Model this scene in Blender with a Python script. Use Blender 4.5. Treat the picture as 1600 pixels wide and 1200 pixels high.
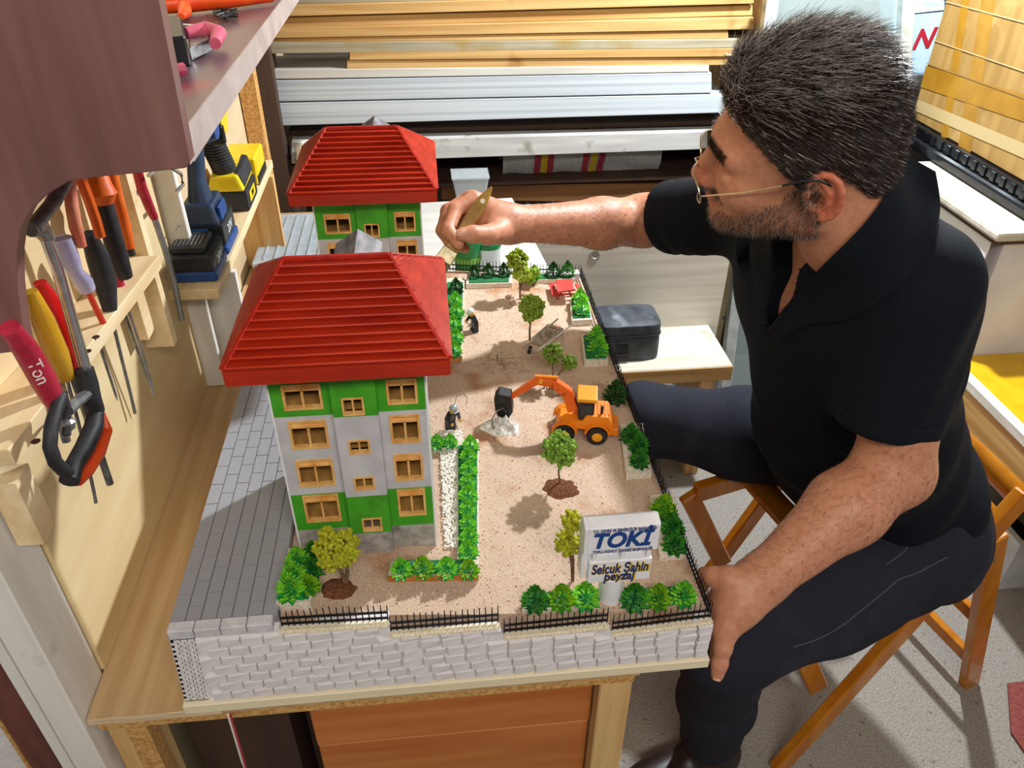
import bpy, bmesh, math, random
import numpy as np
from mathutils import Vector, Matrix, noise
for o in list(bpy.data.objects): bpy.data.objects.remove(o)
S = bpy.context.scene
COL = S.collection
# ------------------------------------------------------------------ camera
FPX = 1228.14
RC = np.array([[0.99437312, -0.0550276, 0.09052108],
               [-0.10569479, -0.57280151, 0.81285118],
               [0.00712137, -0.81784497, -0.57539456]])
CAM = np.array([0.0, 0.0, 1.55])
cd = bpy.data.cameras.new('camera'); cam = bpy.data.objects.new('camera', cd); COL.objects.link(cam)
cd.sensor_width = 36; cd.lens = FPX / 1600 * 36; cd.clip_start = 0.02; cd.clip_end = 50
m = Matrix.Identity(4)
for i in range(3):
    m[i][0] = RC[i][0]; m[i][1] = -RC[i][1]; m[i][2] = -RC[i][2]; m[i][3] = CAM[i]
cam.matrix_world = m
S.camera = cam
# ------------------------------------------------------------------ light
w = bpy.data.worlds.new('world'); S.world = w; w.use_nodes = True
w.node_tree.nodes['Background'].inputs[0].default_value = (1.0, 0.97, 0.93, 1)
w.node_tree.nodes['Background'].inputs[1].default_value = 0.18
def lamp(name, kind, loc, energy, color=(1, 1, 1), size=.1, sizey=None, target=None):
    l = bpy.data.lights.new(name, kind); o = bpy.data.objects.new(name, l); COL.objects.link(o)
    o.location = loc; l.energy = energy; l.color = color
    if kind == 'AREA':
        l.size = size
        if sizey: l.shape = 'RECTANGLE'; l.size_y = sizey
    else: l.shadow_soft_size = size
    if target is not None:
        o.rotation_euler = (Vector(target) - Vector(loc)).to_track_quat('-Z', 'Y').to_euler()
    return o
lamp('work_lamp_light', 'POINT', (.97, 1.76, 1.92), 160, (.92, .97, 1.0), .035)
lamp('fill_light', 'AREA', (0.25, -.75, 2.35), 26, (1.0, .93, .83), 1.3, .25, (.25, .9, .8))  # added fill light, unseen, above and behind the camera
S.view_settings.view_transform = 'Standard'; S.view_settings.look = 'None'
S.view_settings.exposure = 0.0; S.view_settings.gamma = 1.0
S.view_settings.use_curve_mapping = False
# ------------------------------------------------------------------ helpers
V = Vector
def ray(px, py): return RC @ np.array([(px - 800) / FPX, (py - 600) / FPX, 1.0])
def pz(px, py, z): r = ray(px, py); return V(CAM + r * ((z - CAM[2]) / r[2]))
def py_(px, py, y): r = ray(px, py); return V(CAM + r * (y / r[1]))
def px_(px, py, x): r = ray(px, py); return V(CAM + r * (x / r[0]))
def pd(px, py, d): return V(CAM + ray(px, py) * d)
def lin(h):
    h = h.lstrip('#'); c = [int(h[i:i + 2], 16) / 255 for i in (0, 2, 4)]
    return tuple(x / 12.92 if x <= .04045 else ((x + .055) / 1.055) ** 2.4 for x in c) + (1,)
MATS = {}
def M(name, c1, c2=None, scale=8, stretch=(1, 1, 1), rough=.6, bump=0, bscale=None, metal=0, detail=4, trans=0, ior=1.45,
      lo=.35, hi=.65, coat=0, sheen=0, sss=0, alpha=1, c3=None, s3=3, t3=.6, spec=.5, vcol=None):
    """procedural material: two colours mixed by stretched noise, optional third blotch colour, bump"""
    if name in MATS: return MATS[name]
    m = bpy.data.materials.new(name); m.use_nodes = True; MATS[name] = m
    nt = m.node_tree; N = nt.nodes; L = nt.links; b = N['Principled BSDF']
    tc = N.new('ShaderNodeTexCoord'); mp = N.new('ShaderNodeMapping'); L.new(tc.outputs['Object'], mp.inputs[0])
    mp.inputs['Scale'].default_value = stretch
    no = N.new('ShaderNodeTexNoise'); no.inputs['Scale'].default_value = scale; no.inputs['Detail'].default_value = detail
    L.new(mp.outputs[0], no.inputs['Vector'])
    r = N.new('ShaderNodeValToRGB'); r.color_ramp.elements[0].position = lo; r.color_ramp.elements[1].position = hi
    a = lin(c1); bb = lin(c2) if c2 else a
    r.color_ramp.elements[0].color = a; r.color_ramp.elements[1].color = bb
    L.new(no.outputs['Fac'], r.inputs[0]); out = r.outputs[0]
    if c3:
        n3 = N.new('ShaderNodeTexNoise'); n3.inputs['Scale'].default_value = s3; n3.inputs['Detail'].default_value = 5
        L.new(tc.outputs['Object'], n3.inputs['Vector'])
        r3 = N.new('ShaderNodeValToRGB'); r3.color_ramp.elements[0].position = t3; r3.color_ramp.elements[1].position = min(1, t3 + .12)
        r3.color_ramp.elements[0].color = (0, 0, 0, 1); r3.color_ramp.elements[1].color = (1, 1, 1, 1)
        L.new(n3.outputs['Fac'], r3.inputs[0])
        mx = N.new('ShaderNodeMixRGB'); L.new(r3.outputs[0], mx.inputs[0]); L.new(out, mx.inputs[1]); mx.inputs[2].default_value = lin(c3)
        out = mx.outputs[0]
    if vcol:
        at = N.new('ShaderNodeVertexColor'); at.layer_name = vcol
        mx = N.new('ShaderNodeMixRGB'); mx.blend_type = 'MULTIPLY'; mx.inputs[0].default_value = 1
        L.new(at.outputs[0], mx.inputs[1]); L.new(out, mx.inputs[2]); out = mx.outputs[0]
    L.new(out, b.inputs['Base Color'])
    b.inputs['Roughness'].default_value = rough; b.inputs['Metallic'].default_value = metal
    b.inputs['Transmission Weight'].default_value = trans; b.inputs['IOR'].default_value = ior
    b.inputs['Coat Weight'].default_value = coat; b.inputs['Sheen Weight'].default_value = sheen
    b.inputs['Specular IOR Level'].default_value = spec
    b.inputs['Alpha'].default_value = alpha
    if sss:
        b.inputs['Subsurface Weight'].default_value = sss; b.inputs['Subsurface Radius'].default_value = (.012, .004, .002)
        b.inputs['Subsurface Scale'].default_value = .5
    if bump:
        bn = N.new('ShaderNodeBump'); bn.inputs['Strength'].default_value = bump; bn.inputs['Distance'].default_value = .002
        if bscale:
            n2 = N.new('ShaderNodeTexNoise'); n2.inputs['Scale'].default_value = bscale; n2.inputs['Detail'].default_value = 3
            L.new(mp.outputs[0], n2.inputs['Vector']); L.new(n2.outputs['Fac'], bn.inputs['Height'])
        else: L.new(no.outputs['Fac'], bn.inputs['Height'])
        L.new(bn.outputs[0], b.inputs['Normal'])
    return m
class MB:
    def __init__(s): s.v = []; s.f = []; s.mi = []
    def add(s, vs, fs, mi=0):
        k = len(s.v); s.v += [tuple(p) for p in vs]; s.f += [tuple(i + k for i in f) for f in fs]; s.mi += [mi] * len(fs); return s
    def hexa(s, p, mi=0):   # 8 points: bottom 4 ccw, top 4 ccw
        return s.add(p, [(3, 2, 1, 0), (4, 5, 6, 7), (0, 1, 5, 4), (1, 2, 6, 5), (2, 3, 7, 6), (3, 0, 4, 7)], mi)
    def box(s, x0, x1, y0, y1, z0, z1, mi=0):
        return s.hexa([(x0, y0, z0), (x1, y0, z0), (x1, y1, z0), (x0, y1, z0), (x0, y0, z1), (x1, y0, z1), (x1, y1, z1), (x0, y1, z1)], mi)
    def bar(s, a, b, w, h, up=(0, 0, 1), mi=0, w2=None, h2=None):   # box beam from a to b, w sideways, h along up
        a = V(a); b = V(b); d = (b - a).normalized(); u = V(up); sd = d.cross(u)
        if sd.length < 1e-5: sd = d.cross(V((1, 0, 0)))
        sd.normalize(); u = sd.cross(d).normalized()
        w2 = w if w2 is None else w2; h2 = h if h2 is None else h2
        P = []
        for c, ww, hh in ((a, w, h), (b, w2, h2)):
            P += [c - sd * ww / 2 - u * hh / 2, c + sd * ww / 2 - u * hh / 2, c + sd * ww / 2 + u * hh / 2, c - sd * ww / 2 + u * hh / 2]
        return s.hexa(P, mi)
    def tube(s, pts, rad, n=8, cap=True, mi=0, flat=None):   # swept tube, rad scalar or list; flat=(sx,sy) ellipse
        pts = [V(p) for p in pts]; k = len(pts)
        rad = [rad] * k if not hasattr(rad, '__len__') else rad
        base = len(s.v); up = None; vs = []; fs = []
        for i, p in enumerate(pts):
            d = (pts[min(i + 1, k - 1)] - pts[max(i - 1, 0)])
            if d.length < 1e-9: d = V((0, 0, 1))
            d.normalize()
            if up is None:
                up = V((0, 0, 1)) if abs(d.z) < .9 else V((0, 1, 0))
            sd = d.cross(up).normalized(); up = sd.cross(d).normalized()
            for j in range(n):
                a = 2 * math.pi * j / n; ca, sa = math.cos(a), math.sin(a)
                if flat: ca *= flat[0]; sa *= flat[1]
                vs.append(p + (sd * ca + up * sa) * rad[i])
        for i in range(k - 1):
            for j in range(n):
                fs.append((i * n + j, i * n + (j + 1) % n, (i + 1) * n + (j + 1) % n, (i + 1) * n + j))
        if cap: fs.append(tuple(range(n))[::-1]); fs.append(tuple((k - 1) * n + j for j in range(n)))
        return s.add(vs, fs, mi)
    def cyl(s, a, b, r, r2=None, n=12, mi=0): return s.tube([a, b], [r, r if r2 is None else r2], n, True, mi)
    def lathe(s, c, prof, n=16, axis=(0, 0, 1), mi=0):  # prof: list of (r, h)
        ax = V(axis).normalized(); c = V(c)
        return s.tube_frames([(c + ax * h, r) for r, h in prof], ax, n, mi)
    def tube_frames(s, lst, ax, n, mi=0):
        t = V((1, 0, 0)) if abs(ax.x) < .9 else V((0, 1, 0)); u = ax.cross(t).normalized(); w_ = ax.cross(u)
        vs = []; fs = []
        for p, r in lst:
            for j in range(n):
                a = 2 * math.pi * j / n; vs.append(p + (u * math.cos(a) + w_ * math.sin(a)) * max(r, 1e-5))
        for i in range(len(lst) - 1):
            for j in range(n): fs.append((i * n + j, i * n + (j + 1) % n, (i + 1) * n + (j + 1) % n, (i + 1) * n + j))
        fs.append(tuple(range(n))[::-1]); fs.append(tuple((len(lst) - 1) * n + j for j in range(n)))
        return s.add(vs, fs, mi)
    def prism(s, poly, off, mi=0):  # poly: 3d points, extruded by off
        n = len(poly); off = V(off); vs = [V(p) for p in poly] + [V(p) + off for p in poly]
        fs = [tuple(range(n))[::-1], tuple(range(n, 2 * n))] + [(i, (i + 1) % n, n + (i + 1) % n, n + i) for i in range(n)]
        return s.add(vs, fs, mi)
    def ball(s, c, r, n=10, m=7, sc=(1, 1, 1), mi=0, jit=0, rnd=None):
        vs = []; fs = []
        for i in range(m + 1):
            t = math.pi * i / m
            for j in range(n):
                a = 2 * math.pi * j / n; k = 1 + (rnd.uniform(-jit, jit) if jit and 0 < i < m else 0)
                vs.append((c[0] + r * k * sc[0] * math.sin(t) * math.cos(a), c[1] + r * k * sc[1] * math.sin(t) * math.sin(a), c[2] + r * k * sc[2] * math.cos(t)))
        for i in range(m):
            for j in range(n): fs.append((i * n + j, (i + 1) * n + j, (i + 1) * n + (j + 1) % n, i * n + (j + 1) % n))
        return s.add(vs, fs, mi)
    def mesh(s, name, mats, smooth=False, bevel=0, seg=1):
        me = bpy.data.meshes.new(name); me.from_pydata(s.v, [], s.f)
        for mm in (mats if isinstance(mats, (list, tuple)) else [mats]): me.materials.append(mm)
        me.polygons.foreach_set('material_index', s.mi)
        bm = bmesh.new(); bm.from_mesh(me)
        bmesh.ops.remove_doubles(bm, verts=bm.verts, dist=1e-6)
        bmesh.ops.recalc_face_normals(bm, faces=bm.faces)
        if bevel: bmesh.ops.bevel(bm, geom=[e for e in bm.edges if len(e.link_faces) == 2 and e.calc_face_angle(0) > .6], offset=bevel, segments=seg, affect='EDGES', profile=.6)
        for f in bm.faces: f.smooth = smooth
        bm.to_mesh(me); bm.free()
        if smooth == 'auto':
            pass
        return me
    def build(s, name, mats, parent=None, smooth=False, bevel=0, seg=1, origin=None):
        me = s.mesh(name, mats, bool(smooth), bevel, seg)
        if smooth: 
            try: me.set_sharp_from_angle(angle=math.radians(40))
            except Exception: pass
        return put(name, me, parent, origin)
def put(name, me, parent=None, origin=None):
    o = bpy.data.objects.new(name, me); COL.objects.link(o)
    if parent is not None:
        o.parent = parent; o.matrix_parent_inverse = Matrix.Translation(-parent.location) if parent.get('_t') else Matrix.Identity(4)
    return o
def tag(o, label=None, cat=None, group=None, kind=None):
    if label: o['label'] = label
    if cat: o['category'] = cat
    if group: o['group'] = group
    if kind: o['kind'] = kind
    return o
def empty(name, loc, label=None, cat=None, group=None):
    """Empty at a thing's base; parts are modelled in world space and shifted by its parent inverse"""
    o = bpy.data.objects.new(name, None); COL.objects.link(o); o.location = loc; o.empty_display_size = .02; o['_t'] = 1
    return tag(o, label, cat, group)
def copy_tree(o, dx, label=None):
    """copy a thing with its parts and sub-parts, moved by dx"""
    def rec(s, par):
        c = s.copy(); COL.objects.link(c)
        if par is not None: c.parent = par; c.matrix_parent_inverse = s.matrix_parent_inverse.copy()
        for ch in [x for x in bpy.data.objects if x.parent == s]: rec(ch, c)
        return c
    r = rec(o, None); r.location = V(o.location) + V(dx)
    if label: r['label'] = label
    return r
def text(body, name, mat, size, mtx, parent, depth=.0004, shear=0, align='CENTER', spacing=1, bold=0, fit=None):
    cu = bpy.data.curves.new(name, 'FONT'); cu.body = body; cu.size = size; cu.extrude = depth; cu.align_x = align; cu.align_y = 'CENTER'
    cu.shear = shear; cu.space_character = spacing; cu.offset = bold
    t = bpy.data.objects.new(name, cu); COL.objects.link(t); bpy.context.view_layer.update()
    me = bpy.data.meshes.new_from_object(t.evaluated_get(bpy.context.evaluated_depsgraph_get()))
    bpy.data.objects.remove(t); me.name = name; me.materials.clear(); me.materials.append(mat)
    k = 1
    if fit:
        xs = [v.co.x for v in me.vertices]; k = fit / (max(xs) - min(xs)); cx = (max(xs) + min(xs)) / 2
        for v in me.vertices: v.co.x = (v.co.x - cx) * k
    me.transform(mtx)
    return put(name, me, parent)
def frame(o, x, y):  # matrix with local x, y axes
    x = V(x).normalized(); y = V(y); z = x.cross(y).normalized(); y = z.cross(x)
    return Matrix(((x.x, y.x, z.x, o[0]), (x.y, y.y, z.y, o[1]), (x.z, y.z, z.z, o[2]), (0, 0, 0, 1)))
RND = random.Random(7)
T = 0.70            # table top height
def gz(x): return .818 - .105 * (x + .019)     # sloping model ground
def pg(px, py):
    z = .81
    for _ in range(12):
        p = pz(px, py, z); z = gz(p.x)
    return p
# ------------------------------------------------------------------ materials
CONC = M('concrete', '#7c766e', '#aca79f', 260, rough=.9, bump=.5, lo=.3, hi=.7, c3='#6a645c', s3=60, t3=.62)
PLASTER = M('plaster', '#cfccd2', '#e2e0e4', 6, rough=.85, c3='#b0a7a8', s3=4, t3=.62)
PLY = M('plywood', '#d9bd8c', '#e8d2a6', 14, (1, .22, 1.6), rough=.6, lo=.3, hi=.7, c3='#c7a570', s3=9, t3=.66)
PINE = M('pine', '#d8b98a', '#ecd6ae', 40, (1, .06, 1), rough=.65, lo=.35, hi=.65)
PINEX = M('pine_lengthwise', '#ad8248', '#cba86f', 40, (.05, 1, 1.4), rough=.7, lo=.33, hi=.66, c3='#93622c', s3=7, t3=.64)
PINEZ = M('pine_upright', '#c8985a', '#e3bf85', 45, (1, 1, .06), rough=.65, lo=.35, hi=.65)
CHIP = M('chipboard', '#b3803f', '#d9ac6c', 160, rough=.8, bump=.3)
BENCH = M('bench_top', '#b28f62', '#c9aa80', 60, (1, .05, 1), rough=.5, lo=.3, hi=.7)
WHITEWOOD = M('painted_post', '#dcd8d2', '#ece9e4', 30, (1, 1, .1), rough=.7, c3='#c9c1b6', s3=14, t3=.64)
CABW = M('cabinet_wood', '#b5652b', '#cc8142', 34, (.1, 1, 1), rough=.4, lo=.3, hi=.7)
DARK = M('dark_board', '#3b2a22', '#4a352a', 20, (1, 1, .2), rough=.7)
DBROWN = M('brown_laminate', '#6b4845', '#835c57', 46, (1, 1, .07), rough=.38, lo=.3, hi=.7, c3='#85605c', s3=2, t3=.6)
# ------------------------------------------------------------------ the room
tag(MB().box(-1.6, 2.4, -1.6, 2.75, -.06, 0).build('floor', CONC), kind='structure')
tag(MB().box(-.56, -.437, .64, 2.75, 0, 2.5).build('wall_left', M('left_wall_boards', '#c9b08a', '#d8c3a0', 20, (1, .2, 1), rough=.8)), kind='structure')
tag(MB().box(-1.6, 2.4, 2.69, 2.75, 0, 2.5).build('wall_back', M('back_wall', '#4b4540', '#5a534d', 8, rough=.9)), kind='structure')
tag(MB().box(2.34, 2.4, -.4, 2.69, 0, 2.5).build('wall_right', PLASTER), kind='structure')
tag(MB().box(-1.6, -.56, .66, .72, 0, 2.5).build('wall_front', M('white_plaster', '#e4e3e4', '#f0eff0', 90, rough=.9, bump=.4)), kind='structure')
# ------------------------------------------------------------------ workbench
BX0, BX1, BY0, BY1 = -.432, .228, .574, 2.06
b = empty('workbench', (-.1, 1.3, 0), 'long plywood workbench carrying the model housing estate', 'workbench')
MB().box(BX0, BX1, BY0, BY1, T - .013, T).build('tabletop', BENCH, b)
MB().box(BX0, -.28, BY0 - .0015, BY0 + .05, T - .0128, T - .002).build('edge_veneer', M('ply_edge', '#c9a06a', '#e2d3b8', 30, (.4, 1, 14), rough=.7), b)
MB().box(BX0 + .004, BX1 - .004, BY0 + .006, BY1, T - .034, T - .0132).build('underlayer', CHIP, b)
MB().box(BX0 + .006, BX1 - .03, BY1 - .08, BY1 - .04, T - .12, T - .034).build('rear_rail', PINEX, b)
for (x, y) in ((-.425, .585), (.182, .585), (-.425, 1.98), (.182, 1.98)):
    MB().box(x, x + .043, y, y + .05, 0, T - .0342).build('leg', PINEZ, b, bevel=.002)
MB().box(-.40, -.375, .58, .60, T - .2, T - .036).build('support_block', CHIP, b)
MB().box(-.36, .17, 1.3, 1.32, 0, T - .036).build('divider_panel', DARK, b)
# drawer cabinet under the bench
c = empty('drawer_cabinet', (.0, .9, 0), 'orange-brown wooden drawer cabinet standing under the workbench', 'cabinet')
p = pz(478, 1130, .655); xr = .176
MB().box(p.x, xr, .625, 1.2, .02, .658).build('body', CABW, c)
MB().box(p.x - .004, xr + .003, .606, .6249, .545, .662).build('drawer', CABW, c, bevel=.0015)
MB().box(p.x - .004, xr + .003, .610, .6249, .31, .538).build('drawer', CABW, c, bevel=.0015)
MB().box(p.x - .004, xr + .003, .610, .6249, .04, .305).build('drawer', CABW, c, bevel=.0015)
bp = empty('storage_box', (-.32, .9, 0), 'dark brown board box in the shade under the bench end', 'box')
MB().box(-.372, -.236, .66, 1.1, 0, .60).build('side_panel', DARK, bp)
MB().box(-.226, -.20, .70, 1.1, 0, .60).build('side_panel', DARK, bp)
# hanging wire pair
wr = empty('hanging_wire', (-.24, .575, .65), 'thin red and white wire pair hanging down from the bench edge', 'wire')
a = pz(357, 1113, .70)
for k, (mt, dx) in enumerate(((M('wire_white', '#e6ddd2', rough=.4), 0), (M('wire_red', '#a83040', rough=.4), .0028))):
    MB().tube([(a.x + dx, .562, .701), (a.x + dx, .560, .66), (a.x + dx - .003, .563, .60), (a.x - .002 - dx, .565, .54), (a.x + dx - .004, .566, .45)], .0014, 6).build('wire', mt, wr, smooth=True)
# ------------------------------------------------------------------ post at the bench's front left corner
c = empty('corner_post', (-.45, .6, 0), 'white-painted timber post at the front left bench corner', 'post')
MB().box(-.482, -.4335, .565, .637, 0, 1.30).build('timber', WHITEWOOD, c, bevel=.002)
MB().box(-.4665, -.4655, .5637, .5649, 0, 1.30).build('board_seam', M('seam', '#b9b2a6', rough=.9), c)
c = empty('brown_door_board', (-.53, .6, 0), 'reddish brown chipped board left of the white post', 'board')
MB().box(-.532, -.484, .585, .62, 0, 1.2).build('board', M('redbrown_paint', '#5b322c', '#7c4a40', 30, (1, 1, .2), rough=.55, c3='#8a8f78', s3=26, t3=.72), c)
MB().box(-.536, -.5322, .583, .625, 0, 1.2).build('chipped_edge', CHIP, c)
# ------------------------------------------------------------------ model base
SAND = M('sand', '#b58a6c', '#e8d2bc', 900, rough=.95, bump=.9, lo=.3, hi=.68, c3='#b98a68', s3=14, t3=.56)
WALLG = M('cast_plaster', '#d6d1d2', '#eae6e7', 120, rough=.85, bump=.25)
STRIP = M('pale_strip', '#e6d6b2', '#f4e9cd', 30, (.05, 1, 1), rough=.6)
PAVE = M('paving_grey', '#8f8f96', '#a5a5ab', 60, rough=.7, bump=.15)
JOINT = M('paving_joint', '#817e82', '#918e90', 80, rough=.9)
X0, X1, Y0, Y1 = -.319, .312, .567, 1.462
mq = empty('housing_diorama', (0, 1.0, T), 'plaster model base with brick-patterned front wall, grey paving and sandy ground', 'diorama')
MB().box(X0, X1, Y0, Y1, T + .0006, T + .016).build('base_board', STRIP, mq, bevel=.001)
YW = .574
segpx = [((438.5, 987), (607.6, 977)), ((610, 994), (780, 980)), ((788, 997), (951.5, 980)), ((956, 993), (1112, 972.5))]
SEG = []
for a, c in segpx:
    p = py_(a[0], a[1], YW); q = py_(c[0], c[1], YW); SEG.append((p.x, p.z, q.x, q.z))
ZP = .846; XP0 = -.307; XP1 = SEG[0][0] - .001
def wall_top(x):
    if x < XP1: return ZP
    for x0, z0, x1, z1 in SEG:
        if x <= x1 + .003: return z0 + (z1 - z0) * (x - x0) / (x1 - x0)
    return SEG[-1][3]
ztop = T + .016
# wall body with stepped top
poly = [(-.317, YW, ztop), (.309, YW, ztop)]
top = [(SEG[3][2], SEG[3][3])]
for x0, z0, x1, z1 in reversed(SEG): top += [(x1, z1), (x0, z0)]
top += [(XP1, ZP - .012), (XP0, ZP - .012)]
MB().prism([(x, YW, z) for x, z in [(-.317, ztop), (.309, ztop)] + top[1:]], (0, .02, 0)).build('retaining_wall', WALLG, mq)
MB().hexa([(-.317, YW, ztop), (-.29, YW, ztop), (-.29, Y1 - .002, ztop), (-.317, Y1 - .002, ztop), (XP0, YW, ZP - .004), (-.28, YW, ZP - .004), (-.28, Y1 - .002, ZP - .004), (XP0, Y1 - .002, ZP - .004)]).build('side_wall', WALLG, mq)
MB().hexa([(.29, YW, ztop), (.309, YW, ztop), (.309, Y1 - .002, ztop), (.29, Y1 - .002, ztop), (.285, YW, SEG[3][3]), (.3075, YW, SEG[3][3]), (.3075, Y1 - .002, SEG[3][3] - .003), (.285, Y1 - .002, SEG[3][3] - .003)]).build('side_wall', WALLG, mq)
MB().box(-.30, .30, Y1 - .02, Y1 - .002, ztop, .80).build('side_wall', WALLG, mq)
# bricks, each its own piece, on shared unit meshes
def unit_brick(i):
    r = random.Random(i); j = lambda: r.uniform(-.06, .06)
    return MB().hexa([(0, 0, 0), (1, 0, 0), (1, 1, 0), (0, 1, 0)][:0] or [
        (.0, 1, .0), (1, 1, .0), (1, 1, 1), (0, 1, 1), (.05 + j() * .5, 0 + j() * 2, .10), (.95 + j() * .3, .25 + j() * 3, .10 + j()), (.96 + j() * .3, .3 + j() * 3, .9 + j()), (.05 + j() * .5, .0 + j() * 2, .9 + j())]).mesh('brick', WALLG)
UB = [unit_brick(i) for i in range(6)]
rh = .0158; bl = .0248; row = 0; z = ztop + .0006
nb = 0
while z < ZP - .02:
    x = -.283 + (.5 * bl if row % 2 else 0) + RND.uniform(-.002, .002)
    while x < .309:
        L = bl * RND.uniform(.88, 1.1); x1 = min(x + L, .309)
        h = min(rh, min(wall_top(x + .001), wall_top(x1 - .001)) - z - .001)
        if h > .005 and x1 - x > .006:
            o = put('brick', UB[nb % 6], mq); nb += 1
            o.location = (x + .0004, YW - .0048, z); o.scale = (x1 - x - .0008, .0056, h - .0007); o.parent = mq
            o.matrix_parent_inverse = Matrix.Translation(-mq.location)
        x += L
    z += rh; row += 1
# finely scored corner band, rope trim on each wall step, kerb stones
band = MB()
for i in range(26):
    zz = ztop + .002 + i * (ZP - .02 - ztop) / 26; xo = -.3165 + (i / 26) * .0095
    for k in range(4): band.box(xo + k * .0075 + (.003 if i % 2 else 0), xo + k * .0075 + .0066 + (.003 if i % 2 else 0), YW - .0006, YW + .001, zz, zz + .0036)
tag(band.build('scored_band', WALLG, mq), kind='stuff')
ROPE = M('rope_trim', '#d8c7a4', '#efe6d0', 300, rough=.9)
for x0, z0, x1, z1 in SEG:
    r = MB(); n = int((x1 - x0) / .0042)
    for i in range(n):
        t0 = i / n; xx = x0 + (x1 - x0) * t0; zz = z0 + (z1 - z0) * t0 + .0008
        r.bar((xx, YW - .0022, zz - .0016), (xx + .0052, YW + .0008, zz + .0016), .0022, .0026)
    r.bar((x0, YW + .003, z0), (x1, YW + .003, z1), .007, .002)
    r.build('rope_trim', ROPE, mq, smooth=True)
KERB = M('kerb_stone', '#c3c0c6', '#d5d2d6', 90, rough=.8, bump=.2)
kx = XP0
while kx < XP1 - .005:
    k1 = min(kx + .0278, XP1)
    MB().box(kx + .0005, k1 - .0005, YW - .004, YW + .010, ZP - .0135, ZP + .0004).build('kerb', KERB, mq, bevel=.001); kx = k1
# paving tiles
MB().box(XP0, XP1, YW + .008, Y1 - .002, ZP - .012, ZP - .002).build('paving_bed', JOINT, mq)
tw = (XP1 - XP0 - .001) / 7; tl = .0365
UT = [MB().hexa([(0, 0, 0), (1, 0, 0), (1, 1, 0), (0, 1, 0), (.02, .01, 1), (.98, .01, 1), (.98, .99, 1), (.02, .99, 1)]).mesh('paving_tile', PAVE)]
nt_ = 0
for i in range(7):
    y = YW + .0105 - (tl / 2 if i % 2 else 0)
    while y < Y1 - .004:
        a0 = max(y, YW + .0105); a1 = min(y + tl, Y1 - .003)
        if a1 - a0 > .006:
            o = put('paving_tile', UT[0], mq); o.location = (XP0 + .0005 + i * tw + .0003, a0 + .0004, ZP - .0025); o.scale = (tw - .0007, a1 - a0 - .0008, .0025 + RND.uniform(0, .0004)); nt_ += 1
        y += tl
# sandy ground
def ground():
    nx, ny = 90, 160; xs = np.linspace(XP1 - .001, .306, nx); ys = np.linspace(YW + .015, Y1 - .003, ny)
    m = MB(); vs = []; fs = []
    for y in ys:
        for x in xs:
            n1 = noise.noise((x * 40, y * 40, 0)) * .0012 + noise.noise((x * 15, y * 15, 3)) * .0014
            vs.append((x, y, gz(x) - .002 + n1))
    for j in range(ny - 1):
        for i in range(nx - 1): fs.append((j * nx + i, j * nx + i + 1, (j + 1) * nx + i + 1, (j + 1) * nx + i))
    m.add(vs, fs); return m.build('sand_ground', SAND, mq, smooth=True)
ground()
MB().hexa([(XP1, YW + .012, ztop), (.306, YW + .012, ztop), (.306, Y1 - .004, ztop), (XP1, Y1 - .004, ztop), (XP1, YW + .012, gz(XP1) - .006), (.306, YW + .012, gz(.306) - .006), (.306, Y1 - .004, gz(.306) - .006), (XP1, Y1 - .004, gz(XP1) - .006)]).build('ground_fill', SAND, mq)
# grit on the sand and white pebbles in the strip beside the front block
gr = MB(); r = random.Random(3)
for i in range(9000):
    x = r.uniform(XP1 + .003, .303); y = r.uniform(YW + .02, Y1 - .008); s = r.uniform(.0005, .0011); z = gz(x) - .0018 + noise.noise((x * 40, y * 40, 0)) * .0012 + noise.noise((x * 15, y * 15, 3)) * .0014
    a = r.uniform(0, 6); gr.add([(x + s * math.cos(a), y + s * math.sin(a), z), (x + s * math.cos(a + 2.1), y + s * math.sin(a + 2.1), z), (x + s * math.cos(a + 4.2), y + s * math.sin(a + 4.2), z), (x, y, z + s * 1.2)], [(0, 1, 3), (1, 2, 3), (2, 0, 3)], r.choice((0, 0, 1, 2)))
GM = [M('grit_pale', '#e9d9c6', rough=.9), M('grit_brown', '#8a5a3c', rough=.9), M('grit_rust', '#b06f48', rough=.9)]
tag(gr.build('grit', GM, mq), kind='stuff')
pb = MB()
for i in range(2600):
    x = r.uniform(-.006, .028); y = r.uniform(.69, .925); s = r.uniform(.0009, .0018)
    pb.ball((x, y, gz(x) + .0015 + r.uniform(0, .001)), s, 5, 3, (1, 1, .7))
tag(pb.build('white_pebbles', M('pebble', '#d9d2c6', '#f2eee6', 200, rough=.8), mq), kind='stuff')
# ------------------------------------------------------------------ apartment blocks
GREEN = M('green_paint', '#3a951a', '#48a524', 30, rough=.55, c3='#3a8a18', s3=18, t3=.62)
LGREY = M('grey_render', '#b9b7bc', '#c8c6ca', 40, rough=.75, bump=.1)
SOCLE = M('socle_render', '#8f8a86', '#b2ada8', 90, rough=.9, bump=.4, c3='#77716c', s3=30, t3=.6)
WFRAME = M('window_wood', '#d89a4e', '#efc07a', 60, rough=.5)
INNER = M('inner_wood', '#a8783c', '#c2924f', 30, rough=.6)
ROOFR = M('red_stain', '#9c2110', '#bd341a', 60, (.15, .5, 1), rough=.33, lo=.3, hi=.7)
ROOFD = M('red_stain_trim', '#9a1c10', '#b92a18', 50, rough=.35)
SHING = M('grey_felt', '#4f4d50', '#8b888b', 90, (1, .3, 1), rough=.6)
YF, YM, YB = .695, .685, .835
def zr(zy, xx, y): return py_(400 + xx * .2834, 560 + zy * .2833, y).z
XB = [-.1804, -.116, -.0685, -.017]
zb = [zr(1080, 980, YF) - .02, zr(910, 970, YF), zr(705, 965, YF), zr(280, 935, YF), 1.108]
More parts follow.
